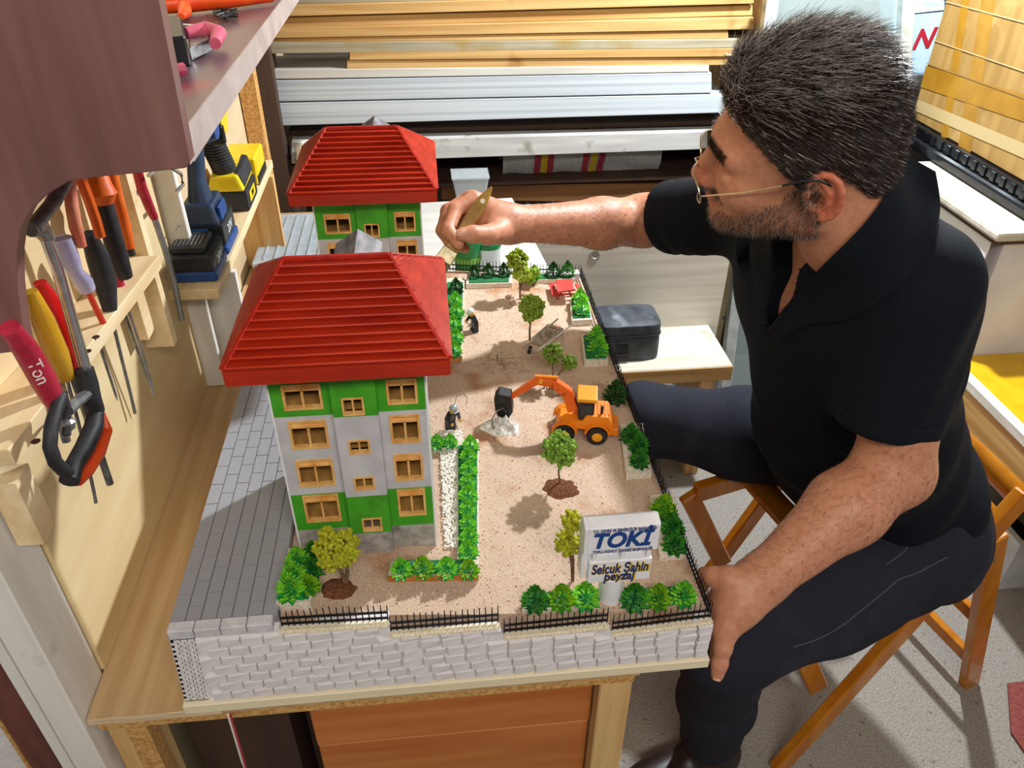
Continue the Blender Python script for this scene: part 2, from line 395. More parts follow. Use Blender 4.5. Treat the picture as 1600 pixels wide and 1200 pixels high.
winz = [(zr(b_, 790, YF), zr(a_, 790, YF)) for a_, b_ in ((112, 250), (312, 465), (527, 673), (722, 868))]
mwz = [(zr(b_, 560, YM), zr(a_, 560, YM)) for a_, b_ in ((215, 310), (450, 525), (655, 725), (885, 955))]
mzb = [zb[0] - .004, zr(955, 640, YM) - .002, zr(760, 600, YM), zr(322, 520, YM), 1.108]
def panel(mb, x0, x1, y0, y1, zbands, opens):
    xs = sorted({x0, x1, *[o[0] for o in opens], *[o[1] for o in opens]}); zs = sorted({*zbands, *[o[2] for o in opens], *[o[3] for o in opens]})
    for i in range(len(xs) - 1):
        for j in range(len(zs) - 1):
            cx = (xs[i] + xs[i + 1]) / 2; cz = (zs[j] + zs[j + 1]) / 2
            if any(o[0] < cx < o[1] and o[2] < cz < o[3] for o in opens): continue
            k = sum(cz > b_ for b_ in zbands[1:-1]); mb.box(xs[i], xs[i + 1], y0, y1, zs[j], zs[j + 1], (0, 1, 2, 1)[k])
bd = empty('apartment_block', (-.1, .76, zb[0]), 'front model apartment block nearest the sign, green and grey with red roof', 'model building', 'model apartment blocks')
wins = []
wm = [SOCLE, GREEN, LGREY]
f = MB()
for k in (0, 2):
    w_ = XB[k + 1] - XB[k]; o_ = [(XB[k] + w_ * .2, XB[k] + w_ * .84, a_, b_) for a_, b_ in winz]; wins += [(o, YF, 1) for o in o_]
    zz = list(zb)
    if k == 0: zz = [z_ + .004 if 0 < i < 2 else z_ for i, z_ in enumerate(zz)]
    panel(f, XB[k], XB[k + 1], YF, YF + .004, zz, o_)
f.build('facade', wm, bd)
f = MB(); w_ = XB[2] - XB[1]
o_ = [(XB[1] + w_ * fr, XB[1] + w_ * (fr + .49), a_, b_) for fr, (a_, b_) in zip((.22, .24, .24, .3), mwz)]; wins += [(o, YM, 0) for o in o_]
panel(f, XB[1], XB[2], YM, YM + .004, mzb, o_); f.build('stair_tower', wm, bd)
f = MB()
for xx in (XB[1], XB[2] - .003): panel(f, xx, xx + .003, YM + .004, YF + .004, mzb, [])
f.build('tower_side', wm, bd)
f = MB()
panel(f, XB[0], XB[0] + .004, YF + .004, YB, zb, []); panel(f, XB[3] - .004, XB[3], YF + .004, YB, zb, [])
f.build('side_wall', wm, bd)
f = MB(); o_ = []
for k in (0, 2):
    w_ = XB[k + 1] - XB[k]; o_ += [(XB[k] + w_ * .2, XB[k] + w_ * .84, a_, b_) for a_, b_ in winz]
panel(f, XB[0], XB[3], YB, YB + .004, zb, o_); f.build('rear_wall', wm, bd)
f = MB(); f.box(XB[3] + .0, XB[3] + .0022, YF, YF + .006, zb[0], 1.107); f.box(XB[0] - .0022, XB[0], YF, YF + .006, zb[0], 1.107); f.build('corner_bead', M('bead_white', '#e6e6ea', rough=.6), bd)
for k, (a_, b_) in enumerate(winz):
    MB().box(XB[0] + .004, XB[3] - .004, YF + .0042, YB - .0002, a_ - .007, a_ - .003).build('floor_slab', INNER, bd)
MB().box(XB[1] + .001, XB[1] + .004, YF + .005, YB - .001, zb[0], 1.10).build('partition', INNER, bd)
MB().box(XB[2] - .004, XB[2] - .001, YF + .005, YB - .001, zb[0], 1.10).build('partition', INNER, bd)
for (x0, x1, z0, z1), y, big in wins:
    m = MB(); t = .0026 if big else .002; d0, d1 = y - .0012, y + .005
    m.box(x0, x1, d0, d1, z1 - t, z1); m.box(x0, x1, d0 - .0006, d1, z0, z0 + t); m.box(x0, x0 + t, d0, d1, z0 + t, z1 - t); m.box(x1 - t, x1, d0, d1, z0 + t, z1 - t)
    xm = (x0 + x1) / 2; zt = z1 - (z1 - z0) * .24 if big else z1 - t
    m.box(xm - t * .45, xm + t * .45, d0 + .001, d1 - .001, z0 + t, zt)
    if big: m.box(x0 + t, x1 - t, d0 + .001, d1 - .001, zt - t * .4, zt + t * .4); m.box(x0 + t, x1 - t, d1 - .003, d1 - .001, zt, z1 - t)
    m.build('window', WFRAME, bd)
# hipped roof: lapped boards, hip caps, fascia, dormer
EX0, EX1, EY0, EY1, EZ0, EZ1 = -.207, .009, .652, .873, 1.106, 1.121
RX0, RX1, RY, RZ = -.155, -.046, .7625, 1.182
A, B_, Cc, D = V((EX0, EY0, EZ1)), V((EX1, EY0, EZ1)), V((EX1, EY1, EZ1)), V((EX0, EY1, EZ1)); R0, R1 = V((RX0, RY, RZ)), V((RX1, RY, RZ))
rf = MB().box(EX0 + .004, EX1 - .004, EY0 + .004, EY1 - .004, EZ0 + .002, EZ1).build('roof', ROOFD, bd)
def slope(a, b, c, d, n):   # eave a->b, ridge d->c
    nn = (b - a).cross(d - a).normalized()
    if nn.z < 0: nn = -nn
    for k in range(n):
        t0, t1 = k / n, (k + 1.0) / n; t1 = min(t1, 1); h0 = nn * .0062; h1 = nn * .0002; lo = nn * -.002
        p = [a.lerp(d, t0), b.lerp(c, t0), b.lerp(c, t1), a.lerp(d, t1)]
        MB().hexa([p[0] + lo, p[1] + lo, p[2] + lo, p[3] + lo, p[0] + h0, p[1] + h0, p[2] + h1, p[3] + h1]).build('roof_board', ROOFR, rf, bevel=.0004)
slope(A, B_, R1, R0, 12); slope(B_, Cc, R1, R1, 8); slope(Cc, D, R0, R1, 12); slope(D, A, R0, R0, 8)
for a_, b_ in ((A, R0), (B_, R1), (Cc, R1), (D, R0), (R0, R1)):
    MB().bar(a_ + V((0, 0, .003)), b_ + V((0, 0, .003)), .005, .0055).build('hip_cap', ROOFD, rf, bevel=.001)
for a_, b_, nx in ((A, B_, (0, -1, 0)), (B_, Cc, (1, 0, 0)), (Cc, D, (0, 1, 0)), (D, A, (-1, 0, 0))):
    MB().bar(a_ - V((0, 0, .0075)), b_ - V((0, 0, .0075)), .004, .0165).build('fascia', ROOFR, rf)
dx, dy, dz = py_(557, 384, .812).x, .812, py_(557, 384, .80).z
dm = MB().prism([(dx - .016, .775, dz - .017), (dx + .016, .775, dz - .017), (dx + .016, .775, dz - .05), (dx - .016, .775, dz - .05)], (0, .06, 0)).build('dormer', ROOFD, rf)
for s in (-1, 1):
    MB().hexa([(dx, .768, dz - .002), (dx + s * .026, .768, dz - .020), (dx + s * .026, .845, dz - .020), (dx, .845, dz - .002), (dx, .768, dz), (dx + s * .0265, .768, dz - .0175), (dx + s * .0265, .845, dz - .0175), (dx, .845, dz)]).build('dormer_roof', SHING, dm)
b2 = copy_tree(bd, (0.0, .484, -.014), 'rear model apartment block behind the paintbrush, partly hidden by the front roof')
# ------------------------------------------------------------------ fences
IRON = M('black_wire', '#15151a', '#24242a', 60, rough=.4, metal=.3)
def fence(p0, p1, label, h=.027, zoff=0):
    p0 = V(p0); p1 = V(p1); d = p1 - p0; L = d.length; n = max(2, int(round(L / .0068)))
    e = empty('picket_fence', p0.lerp(p1, .5), label, 'fence', 'black wire fences around the model')
    u = V((0, 0, 1))
    for hh, t in ((.004, .0022), (.0135, .002)):
        MB().bar(p0 + u * hh, p1 + u * hh, .002, t).build('rail', IRON, e)
    m = MB()
    for i in range(n + 1):
        b_ = p0 + d * (i / n) + V((RND.uniform(-.0004, .0004), 0, 0)); t = b_ + u * h * RND.uniform(.92, 1.05) + V((RND.uniform(-.0006, .0006), RND.uniform(-.0006, .0006), 0))
        m.tube([b_, t], [.0008, .0006], 4)
    tag(m.build('pickets', IRON, e), kind='stuff')
fn = ['leftmost black picket fence section on the front wall, beside the paving', 'second black picket fence section from the paving on the front wall',
      'third black picket fence section on the front wall, left of the signpost', 'rightmost black picket fence section on the front wall, right of the signpost']
for s, l in zip(SEG, fn): fence((s[0] + .001, YW + .006, s[1] + .0015), (s[2] - .001, YW + .006, s[3] + .0015), l)
ys = [.582, .80, 1.02, 1.24, Y1 - .006]; xf = .3035
rn = ['black picket fence on the right model edge beside the resting hand', 'black picket fence on the right model edge by the bright floor patch', 'black picket fence on the right model edge behind the toy digger', 'black picket fence on the right model edge near the red picnic table']
for i in range(4): fence((xf, ys[i], gz(xf) + .001), (xf, ys[i + 1] - .002, gz(xf) + .001), rn[i])
fence((.012, Y1 - .006, gz(.012)), (.155, Y1 - .006, gz(.155)), 'black picket fence along the model rear edge behind the brush')
fence((.158, Y1 - .006, gz(.158)), (.300, Y1 - .006, gz(.30)), 'black picket fence along the model rear edge by the picnic table')
# ------------------------------------------------------------------ planters
PLANT = M('planter_cast', '#c9bba8', '#e6dccb', 240, rough=.95, bump=.7)
TRIM = M('planter_trim', '#a8672a', '#c88a45', 40, rough=.6)
TURF = M('dark_turf', '#0d5a34', '#1c7a3e', 200, rough=.8, bump=.5)
def planter(label, pts, h=.008, trim=None, turf=True):
    """low cast planter following the ground: pts = outline (x, y)"""
    cx = sum(p[0] for p in pts) / len(pts); cy = sum(p[1] for p in pts) / len(pts)
    e = empty('planter', (cx, cy, gz(cx) - .002), label, 'planter')
    n = len(pts); m = MB()
    m.add([(x, y, gz(x) - .003) for x, y in pts] + [(x, y, gz(x) + h) for x, y in pts], [tuple(range(n)), tuple(range(n, 2 * n))] + [(i, (i + 1) % n, n + (i + 1) % n, n + i) for i in range(n)])
    m.build('box', PLANT, e, bevel=.0006)
    if turf:
        q = [(cx + (x - cx) * .86, cy + (y - cy) * .86) for x, y in pts]; m = MB()
        m.add([(x, y, gz(x) + h + .0002) for x, y in q] + [(x, y, gz(x) + h + .002) for x, y in q], [tuple(range(n)), tuple(range(n, 2 * n))] + [(i, (i + 1) % n, n + (i + 1) % n, n + i) for i in range(n)])
        m.build('turf', TURF, e)
    if trim:
        a_, b_ = pts[trim[0]], pts[trim[1]]
        MB().bar((a_[0], a_[1] - .0008, gz(a_[0]) + h * .55), (b_[0], b_[1] - .0008, gz(b_[0]) + h * .55), .0022, h * 1.0).build('trim_strip', TRIM, e)
    return e
def G(*l): return [(pg(*p).x, pg(*p).y) for p in l]
planter('pebbled planter with shrubs between grey paving and fence', G((432, 955), (487, 952), (500, 862), (452, 865)), .010)
planter('L-shaped bed front with orange wooden edge before the front block', G((607, 908), (748, 906), (748, 882), (612, 884)), .009, (0, 1))
planter('long narrow hedge bed between white pebbles and sand', G((714, 880), (748, 880), (748, 690), (714, 690)), .005)
planter('small hedge bed by the kneeling worker beside the pebbles', G((676, 706), (714, 704), (714, 688), (674, 690)), .006)
planter('hedge bed alongside the rear apartment block', G((692, 566), (722, 564), (726, 440), (698, 440)), .008, (0, 1))
planter('small pebbled planter by the picnic table', G((893, 508), (925, 506), (918, 470), (890, 472)), .010)
planter('small pebbled planter beside the black tool bag', G((913, 572), (950, 570), (942, 528), (908, 530)), .010)
planter('pebbled planter at the model edge behind the digger wheels', G((978, 748), (1018, 745), (1004, 665), (968, 668)), .006, turf=False)
planter('pebbled planter at the model edge beside the sign', G((1030, 875), (1072, 872), (1052, 775), (1015, 778)), .006, turf=False)
planter('pebbled bed with shrubs left of the signpost', G((815, 957), (938, 950), (930, 925), (820, 930)), .004)
planter('pebbled bed with shrubs right of the signpost', G((968, 950), (1092, 942), (1078, 918), (968, 924)), .004)
planter('cast planter along the rear fence', G((728, 450), (800, 448), (800, 436), (730, 438)), .009)
planter('cast planter behind the picnic table at the rear fence', G((838, 442), (898, 440), (894, 432), (838, 433)), .007)
# ------------------------------------------------------------------ shrubs
def shrub_mesh(seed, c1, c2, c3):
    r = random.Random(seed); m = MB(); N_ = 104; R, H = .0140, .031
    ma = [M('leaf_' + c1, c1, c2, 500, rough=.35), M('leaf_' + c3, c3, rough=.4)]
    for i in range(N_):
        t = (i + .5) / N_; a = i * 2.39996 + r.uniform(-.15, .15); rr = R * (1 - t ** 1.6) * .55; z = .004 + t * H * .82
        l = R * (.72 - .38 * t) * r.uniform(.85, 1.15); wd = l * .30; el = .25 + t * 1.05
        d = V((math.cos(a), math.sin(a), 0)); s = V((-math.sin(a), math.cos(a), 0)); u = V((0, 0, 1)); o = d * rr + u * z
        e = d * math.cos(el) + u * math.sin(el); nn = u * math.cos(el) - d * math.sin(el)
        m.add([o, o + e * l * .55 + s * wd + nn * .0006, o + e * l, o + e * l * .55 - s * wd + nn * .0006, o + e * l * .5 - nn * .0008], [(0, 1, 4), (1, 2, 4), (2, 3, 4), (3, 0, 4)], 0 if r.random() < .85 else 1)
    for i in range(9):
        a = i * .7; l = R * 1.1; d = V((math.cos(a), math.sin(a), 0)); s = V((-math.sin(a), math.cos(a), 0)); o = d * .002 + V((0, 0, .003))
        m.add([o, o + d * l * .5 + s * l * .33 + V((0, 0, .002)), o + d * l + V((0, 0, -.0005)), o + d * l * .5 - s * l * .33 + V((0, 0, .002))], [(0, 1, 2), (0, 2, 3)], 1)
    m.tube([(0, 0, 0), (0, 0, H * .8)], [.0025, .001], 5, mi=1)
    return m.mesh('shrub', ma)
SH = {'b': shrub_mesh(1, '#66c41c', '#98e044', '#1f9640'), 'd': shrub_mesh(2, '#2e7d1e', '#4a9a2c', '#125c28'), 'y': shrub_mesh(3, '#6cae14', '#9ccb2a', '#3f8d1c'), 'k': shrub_mesh(4, '#1f4a1a', '#2f6a22', '#123a18')}
ORD = ['nearest', 'second', 'third', 'fourth', 'fifth', 'sixth', 'seventh', 'eighth', 'ninth', 'tenth']
def shrubs(lst, kinds, adj, where, grp, zo=.006, sc=1.0, lr=False):
    """lst: pixel of each shrub foot"""
    nn = len(lst)
    for i, (x, y) in enumerate(lst):
        p = pg(x, y); o = bpy.data.objects.new('shrub', SH[kinds[i % len(kinds)]]); COL.objects.link(o)
        o.location = (p.x, p.y, gz(p.x) + zo - .002); o.rotation_euler = (0, 0, RND.uniform(0, 6)); s = sc * RND.uniform(.92, 1.1); o.scale = (s, s, s)
        od = (('leftmost' if i == 0 else 'rightmost' if i == nn - 1 else ORD[i] + ' from left') if lr else ('farthest' if i == nn - 1 and nn > 1 else ORD[i] + (' from the front' if i else '')))
        tag(o, od + ' ' + adj + ' plastic shrub ' + where, 'shrub', grp)
shrubs([(458, 938), (463, 918), (468, 893), (492, 905)][:3], 'bbb', 'bright green', 'in the planter beside the grey paving', 'shrubs by the paving', .011, 1.0)
shrubs([(487, 930), (490, 905), (492, 880)], 'ydd', 'olive green', 'in the planter right row by the paving', 'shrubs by the paving', .010, .85)
shrubs([(628, 903), (662, 901), (698, 902), (733, 903)], 'byby', 'bright green', 'in the orange-edged bed before the front block', 'shrubs in the front bed', .008, .86, True)
shrubs([(732, 872), (733, 850), (731, 828), (731, 806), (732, 785), (731, 764), (733, 744), (732, 724), (735, 707)], 'bbbbb', 'bright green', 'in the long hedge beside the white pebbles', 'shrubs in the long hedge', .006, .80)
shrubs([(683, 702), (704, 700)], 'bb', 'small green', 'below the leaning worker', 'shrubs in the small bed', .006, .75, True)
shrubs([(709, 560), (713, 540), (709, 520), (714, 500), (712, 482), (713, 462)], 'bbbbbk', 'lime green', 'in the bed alongside the rear block', 'shrubs by the rear block', .009, 1.0)
shrubs([(908, 496), (905, 480)], 'bb', 'lime green', 'in the planter near the picnic table', 'shrubs in right planters', .010, 1.15)
shrubs([(934, 560), (930, 540)], 'bb', 'lime green', 'in the planter by the black bag', 'shrubs in right planters', .010, 1.15)
shrubs([(960, 628)], 'k', 'dark green', 'behind the digger at the fence', 'shrubs at the right fence', .004, 1.3)
shrubs([(998, 730), (997, 708), (984, 692)], 'ddd', 'shaded green', 'in the planter behind the digger wheels', 'shrubs at the right fence', .006, 1.05)
shrubs([(1052, 862), (1048, 835), (1035, 808)], 'ddy', 'shaded green', 'in the edge planter beside the sign', 'shrubs at the right fence', .006, 1.1)
shrubs([(835, 948), (877, 946), (914, 944)], 'dyb', 'green', 'in the bed left of the signpost', 'shrubs at the front fence', .004, 1.05, True)
shrubs([(990, 946), (1027, 944), (1066, 940)], 'dyb', 'green', 'in the bed right of the signpost', 'shrubs at the front fence', .004, 1.05, True)
shrubs([(740, 440), (763, 438), (787, 437)], 'kkk', 'dark green', 'in the planter along the rear fence', 'shrubs at the rear fence', .009, 1.0, True)
shrubs([(834, 440), (864, 436), (886, 435)], 'ykd', 'green', 'behind the red picnic table', 'shrubs at the rear fence', .008, 1.0, True)
# ------------------------------------------------------------------ trees
BARK = M('twig_bark', '#5b4632', '#7d6348', 200, rough=.9)
def tree(base, lobes, label, cols=('#6a8a1e', '#93ad35'), trunk=.0017, grain=.0034, forks=None):
    b_ = pg(*base); e = empty('model_tree', (b_.x, b_.y, gz(b_.x) - .004), label, 'model tree', 'foam-leaved model trees')
    fm = M('foam_' + cols[0], cols[0], cols[1], 300, rough=.85)
    r = random.Random(int(base[0])); bb = V((b_.x, b_.y, gz(b_.x) - .003)); m = MB()
    for k, (x, y, rx, rz_) in enumerate(lobes):
        c = py_(x, y, b_.y); rx *= 1.22; rz_ *= 1.22; st = bb if k == 0 or not forks else bb + V((.001, 0, 0))
        MB().tube([st, st.lerp(c, .35) + V((RND.uniform(-.002, .002), .001, 0)), st.lerp(c, .7) + V((RND.uniform(-.001, .001), 0, 0)), c + V((0, 0, rz_ * .4))], [trunk * 1.2, trunk, trunk * .8, trunk * .3], 6).build('trunk', BARK, e, smooth=True)
        n = int(110 * (rx * rz_) / (.016 * .016)); n = max(60, min(n, 260))
        for i in range(n):
            d = V((r.gauss(0, 1), r.gauss(0, 1), r.gauss(0, 1))).normalized(); q = r.uniform(.55, 1.0)
            m.ball((c.x + d.x * rx * q, c.y + d.y * rx * q, c.z + d.z * rz_ * q), grain * r.uniform(.7, 1.25), 6, 4, jit=.3, rnd=r)
    m.build('foliage', fm, e)
    return e
YG = ('#8f9a14', '#bdb52a')
tree((540, 912), [(516, 858, .015, .024), (541, 855, .012, .022)], 'yellow-green bushy model tree at the front block corner', YG, .0022, .0030)
tree((895, 905), [(893, 815, .010, .013), (888, 848, .013, .014)], 'yellow-green model tree half hidden behind the sign', YG, .0018, .0030)
tree((876, 757), [(874, 703, .020, .022)], 'round green model tree standing alone below the digger', ('#5d8424', '#88a83c'), .0014, .0032)
tree((862, 597), [(864, 552, .014, .015), (889, 566, .011, .011)], 'two-headed dark green model tree behind the digger arm', ('#4d6a1c', '#768f2e'), .0016, .0030, True)
tree((828, 530), [(831, 482, .019, .020)], 'round model tree beside the wheelbarrow', ('#62801e', '#94a83a'), .0018, .0034)
tree((813, 467), [(809, 405, .018, .016), (816, 428, .016, .010)], 'tall model tree ringed by stones near the rear fence', ('#7c9420', '#a9b83c'), .0019, .0034)
tree((833, 447), [(836, 425, .008, .007), (829, 437, .007, .007)], 'small model tree just left of the picnic table', ('#6f9a26', '#9dbb3e'), .0014, .0030)
# ring stones, and mounds coloured as shade and soil round the trees
STONE = M('ring_stone', '#a2806c', '#c9aa95', 160, rough=.9, bump=.5)
for i, (x, y) in enumerate([(797, 464), (822, 461), (803, 474), (818, 473)]):
    p = pg(x, y); tag(MB().ball((p.x, p.y, gz(p.x) + .001), .0085, 9, 6, (1.1, .9, .55), jit=.12, rnd=RND).build('ring_stone', STONE, smooth=True), ['left', 'right', 'front left', 'front right'][i] + ' stone of the ring round the tall rear tree', 'stone', 'stones round the rear tree')
SHADESOIL = M('shade_soil', '#4e2c18', '#7a4a2c', 300, rough=1, bump=.8)  # dark brown stands in for shade on the sand as well as soil
for (x, y, rr, lb) in ((876, 762, .030, 'low mound coloured as shade and dark soil round the lone green tree'), (528, 918, .022, 'low mound coloured as shade and dark soil under the yellow-green corner tree')):
    p = pg(x, y); m = MB(); r = random.Random(int(x)); vs = [(p.x, p.y, gz(p.x) + .004)]; n = 26
    for k in (1, 2, 3):
        for i in range(n):
            a = 2 * math.pi * i / n; q = rr * k / 3 * r.uniform(.85, 1.1); xx = p.x + q * math.cos(a); vs.append((xx, p.y + q * .8 * math.sin(a), gz(xx) + (.0035, .0022, -.004)[k - 1] + r.uniform(-.0006, .0006)))
    fs = [(0, 1 + i, 1 + (i + 1) % n) for i in range(n)]
    for k in (0, 1): fs += [(1 + k * n + i, 1 + (k + 1) * n + i, 1 + (k + 1) * n + (i + 1) % n, 1 + k * n + (i + 1) % n) for i in range(n)]
    tag(m.add(vs, fs).build('shade_soil_mound', SHADESOIL, smooth=True), lb, 'soil')
# ------------------------------------------------------------------ signboard
SW = M('sign_white', '#e3e3e8', '#efeff3', 30, rough=.4)
SBLUE = M('sign_blue', '#123f86', rough=.5); SINK = M('sign_ink', '#1b2b74', rough=.5); SYEL = M('sign_yellow', '#e8c424', rough=.5)
ysg = .600
sg = empty('signboard', (py_(956, 957, ysg).x, ysg + .012, gz(.19) - .002), 'white signboard on a round post behind the front fence', 'signboard')
a = py_(915, 824, ysg); b_ = py_(1033, 823, ysg); c_ = py_(915, 864, ysg); d_ = py_(1027, 862, ysg)
x0, x1, zt, zl = a.x, b_.x, (a.z + b_.z) / 2, (c_.z + d_.z) / 2
MB().prism([(x0, ysg, zl), (x0, ysg, zt), (x0, ysg + .016, zt + .004), (x0, ysg + .026, zt - .004), (x0, ysg + .026, zl - .045), (x0, ysg + .006, zl - .045), (x0, ysg + .006, zl)], (.004, 0, 0)).build('end_panel', SW, sg, bevel=.0006)
MB().prism([(x0 + .004, ysg, zl), (x0 + .004, ysg, zt), (x0 + .004, ysg + .016, zt + .004), (x0 + .004, ysg + .026, zt - .004), (x0 + .004, ysg + .026, zl)], (x1 - x0 - .004, 0, 0)).build('upper_board', SW, sg, bevel=.001)
l0, l1 = py_(921, 877, ysg).x, py_(1019, 876, ysg).x; lz1, lz0 = py_(970, 876, ysg).z, py_(966, 908, ysg).z
MB().box(l0, l1, ysg, ysg + .018, lz0, lz1).build('lower_board', SW, sg, bevel=.0008)
MB().box(l0, l1, ysg + .012, ysg + .02, lz1, zl).build('back_strip', SW, sg)
for xx in (l0 + .004, (l0 + l1) / 2, l1 - .007): MB().box(xx, xx + .005, ysg + .002, ysg + .012, lz1, zl).build('spacer', SW, sg)
xc = py_(957, 930, ysg).x; MB().cyl((xc, ysg + .012, gz(xc) - .003), (xc, ysg + .012, lz0), .0145, n=24).build('post', SW, sg, smooth=True)
yt = ysg - .0008; xm = (x0 + x1) / 2 + .002; hgt = zt - zl
fr = lambda x, z: frame((x, yt, z), (1, 0, 0), (0, 0, 1))
text('T.C. ÇEVRE VE ŞEHİRCİLİK BAKANLIĞI', 'ministry_line', SINK, hgt * .15, fr(xm, zt - hgt * .10), sg, fit=(x1 - x0) * .83)
text('TOKİ', 'logo_letters', SBLUE, hgt * .78, fr(xm, zt - hgt * .50), sg, shear=.18, bold=.0011, fit=(x1 - x0) * .80)
text('TOPLU KONUT İDARESİ BAŞKANLIĞI', 'authority_line', SINK, hgt * .15, fr(xm, zl + hgt * .09), sg, fit=(x1 - x0) * .80)
lh = lz1 - lz0; lm = (l0 + l1) / 2
text('Selçuk Şahin', 'name_glow', SYEL, lh * .62, frame((lm + .0012, ysg - .0003, lz0 + lh * .63), (1, 0, 0), (0, 0, 1)), sg, .0002, .1, bold=.0012, fit=(l1 - l0) * .94)
text('Selçuk Şahin', 'name_line', SINK, lh * .62, fr(lm, lz0 + lh * .65), sg, shear=.1, bold=.0004, fit=(l1 - l0) * .90)
text('peyzaj', 'trade_glow', SYEL, lh * .55, frame((lm + .0012, ysg - .0003, lz0 + lh * .25), (1, 0, 0), (0, 0, 1)), sg, .0002, .1, bold=.0012, fit=(l1 - l0) * .52)
text('peyzaj', 'trade_line', SINK, lh * .55, fr(lm, lz0 + lh * .27), sg, shear=.1, bold=.0004, fit=(l1 - l0) * .49)
# ------------------------------------------------------------------ toy digger
OR = M('digger_orange', '#e07708', '#ee8712', 20, rough=.4); ORB = M('digger_boom', '#d9560a', '#e66410', 20, rough=.4); BLK = M('black_plastic', '#141416', '#222226', 60, rough=.4); YH = M('hub_yellow', '#e39a18', rough=.45)
pr = pz(933, 679, gz(.228) + .0155); pf = pz(882, 672, gz(.185) + .0155); fw = (pf - pr); fw.z = 0; wb = fw.length; fw.normalize(); sd = V((0, 0, 1)).cross(fw)  # sd: towards camera side?
if sd.y > 0: sd = -sd
up = V((0, 0, 1)); W2 = .019; O = pr - sd * W2 * 1.25; O.z = gz(O.x) + .0
ex = empty('toy_digger', O + fw * wb / 2, 'orange toy excavator with black bucket on four rubber wheels', 'toy excavator')
def LP(f_, s_, u_): return O + fw * f_ + sd * s_ * 1.25 + up * u_ * 1.4
def lbox(f0, f1, s0, s1, u0, u1): return [LP(f0, s0, u0), LP(f1, s0, u0), LP(f1, s1, u0), LP(f0, s1, u0), LP(f0, s0, u1), LP(f1, s0, u1), LP(f1, s1, u1), LP(f0, s1, u1)]
k = wb / .043
prof = [(-.021, .010), (-.021, .018), (-.018, .026), (-.012, .034), (.016 * 1, .034), (.021, .026), (.050, .024), (.055, .018), (.055, .012), (.034, .010), (.030, .016), (.015, .016), (.011, .010)]
MB().prism([LP(f_ * k, -.017, u_) for f_, u_ in prof], sd * .034 * 1.25).build('body', OR, ex, bevel=.0012, seg=2)
for s in (-1, 1):
    for f0 in (0, wb):
        arch = [(f0 + .0195 * math.cos(t), .0111 + .0139 * math.sin(t)) for t in np.linspace(math.pi * .98, .06, 12)] + [(f0 + .0165 * math.cos(t), .0111 + .0118 * math.sin(t)) for t in np.linspace(.06, math.pi * .98, 12)]
        MB().prism([LP(f_, s * .0165 - .004, u_) for f_, u_ in arch], sd * .010).build('mudguard', OR, ex)
        c = LP(f0, s * W2, .0110); t = MB().lathe(c - sd * .0065, [(.008, 0), (.0142, 0), (.0155, .0022), (.0155, .0108), (.0142, .013), (.008, .013)], 20, sd).build('tyre', BLK, ex, smooth=True)
        MB().lathe(c - sd * .007, [(.0080, 0), (.0088, .001), (.0088, .013), (.0072, .014), (.0036, .0144)], 16, sd).build('hub', YH, t, smooth=True)
cb = MB().hexa(lbox(.006 * k, .026 * k, -.0135, .0135, .026, .050)).build('cab', BLK, ex, bevel=.001)
GL = M('cab_glass', '#1c2226', rough=.08)
MB().hexa(lbox(.009 * k, .024 * k, .0132, .0142, .031, .046)).build('window', GL, cb)
MB().hexa(lbox(.0258 * k, .0268 * k, -.011, .011, .031, .047)).build('window', GL, cb)
MB().hexa(lbox(.003 * k, .029 * k, -.0155, .0155, .0502, .0545)).build('cab_roof', M('roof_amber', '#d98a06', '#e39a10', 20, rough=.4), ex, bevel=.0016, seg=2)
MB().cyl(LP(-.004 * k, .010, .034), LP(-.004 * k, .010, .044), .0022, n=10).build('exhaust', BLK, ex)
for j in range(4): MB().hexa(lbox((-.014 + j * .0045) * k, (-.012 + j * .0045) * k, -.012, .012, .0338, .0348)).build('bonnet_rib', OR, ex)
MB().hexa(lbox(-.0275 * k, -.0205 * k, -.015, .015, .008, .017)).build('counterweight', OR, ex, bevel=.001)
def onax(x, y, s_=0):   # pixel onto the digger's vertical mid-plane
    r_ = V(ray(x, y)); P0 = O + sd * s_; t = (P0 - V(CAM)).dot(sd) / r_.dot(sd); return V(CAM) + r_ * t
bp_ = [onax(896, 640), onax(886, 612), onax(866, 598), onax(843, 594)]
m = MB()
for (a, b_), (h0, h1) in zip(zip(bp_[:-1], bp_[1:]), ((.017, .0155), (.0155, .0135), (.0135, .011))):
    m.bar(a, b_ + (b_ - a).normalized() * .003, .012, h0, sd.cross(b_ - a), w2=.012, h2=h1)
bo = m.build('boom', ORB, ex, bevel=.0008)
ap = [onax(847, 590), onax(826, 602), onax(795, 622)]
m = MB(); m.bar(ap[0], ap[1], .009, .010, sd.cross(ap[1] - ap[0]), w2=.009, h2=.010); m.bar(ap[1] - (ap[1] - ap[0]).normalized() * .002, ap[2], .008, .010, sd.cross(ap[2] - ap[1]), h2=.006); ar = m.build('stick', ORB, ex, bevel=.0008)
MB().cyl(onax(845, 593) - sd * .0065, onax(845, 593) + sd * .0065, .0035, n=12).build('pivot_pin', YH, bo)
MB().bar(onax(872, 590), onax(836, 588), .004, .004).build('ram', OR, bo)
bq = [onax(x, y, -.010) for x, y in ((800, 607), (781, 603), (774, 611), (776, 630), (788, 655), (803, 632))]
MB().prism(bq, sd * .021).build('bucket', BLK, ex, bevel=.001)
DK = M('decal_black', '#1b1206', rough=.6)
for j in range(6):
    q = onax(850 + j * 4.4, 606.5 + .55 * j, .0056); MB().box(q.x - .0013, q.x + .0009, q.y - .0003, q.y + .0003, q.z - .0014, q.z + .0014).build('decal_mark', DK, bo)
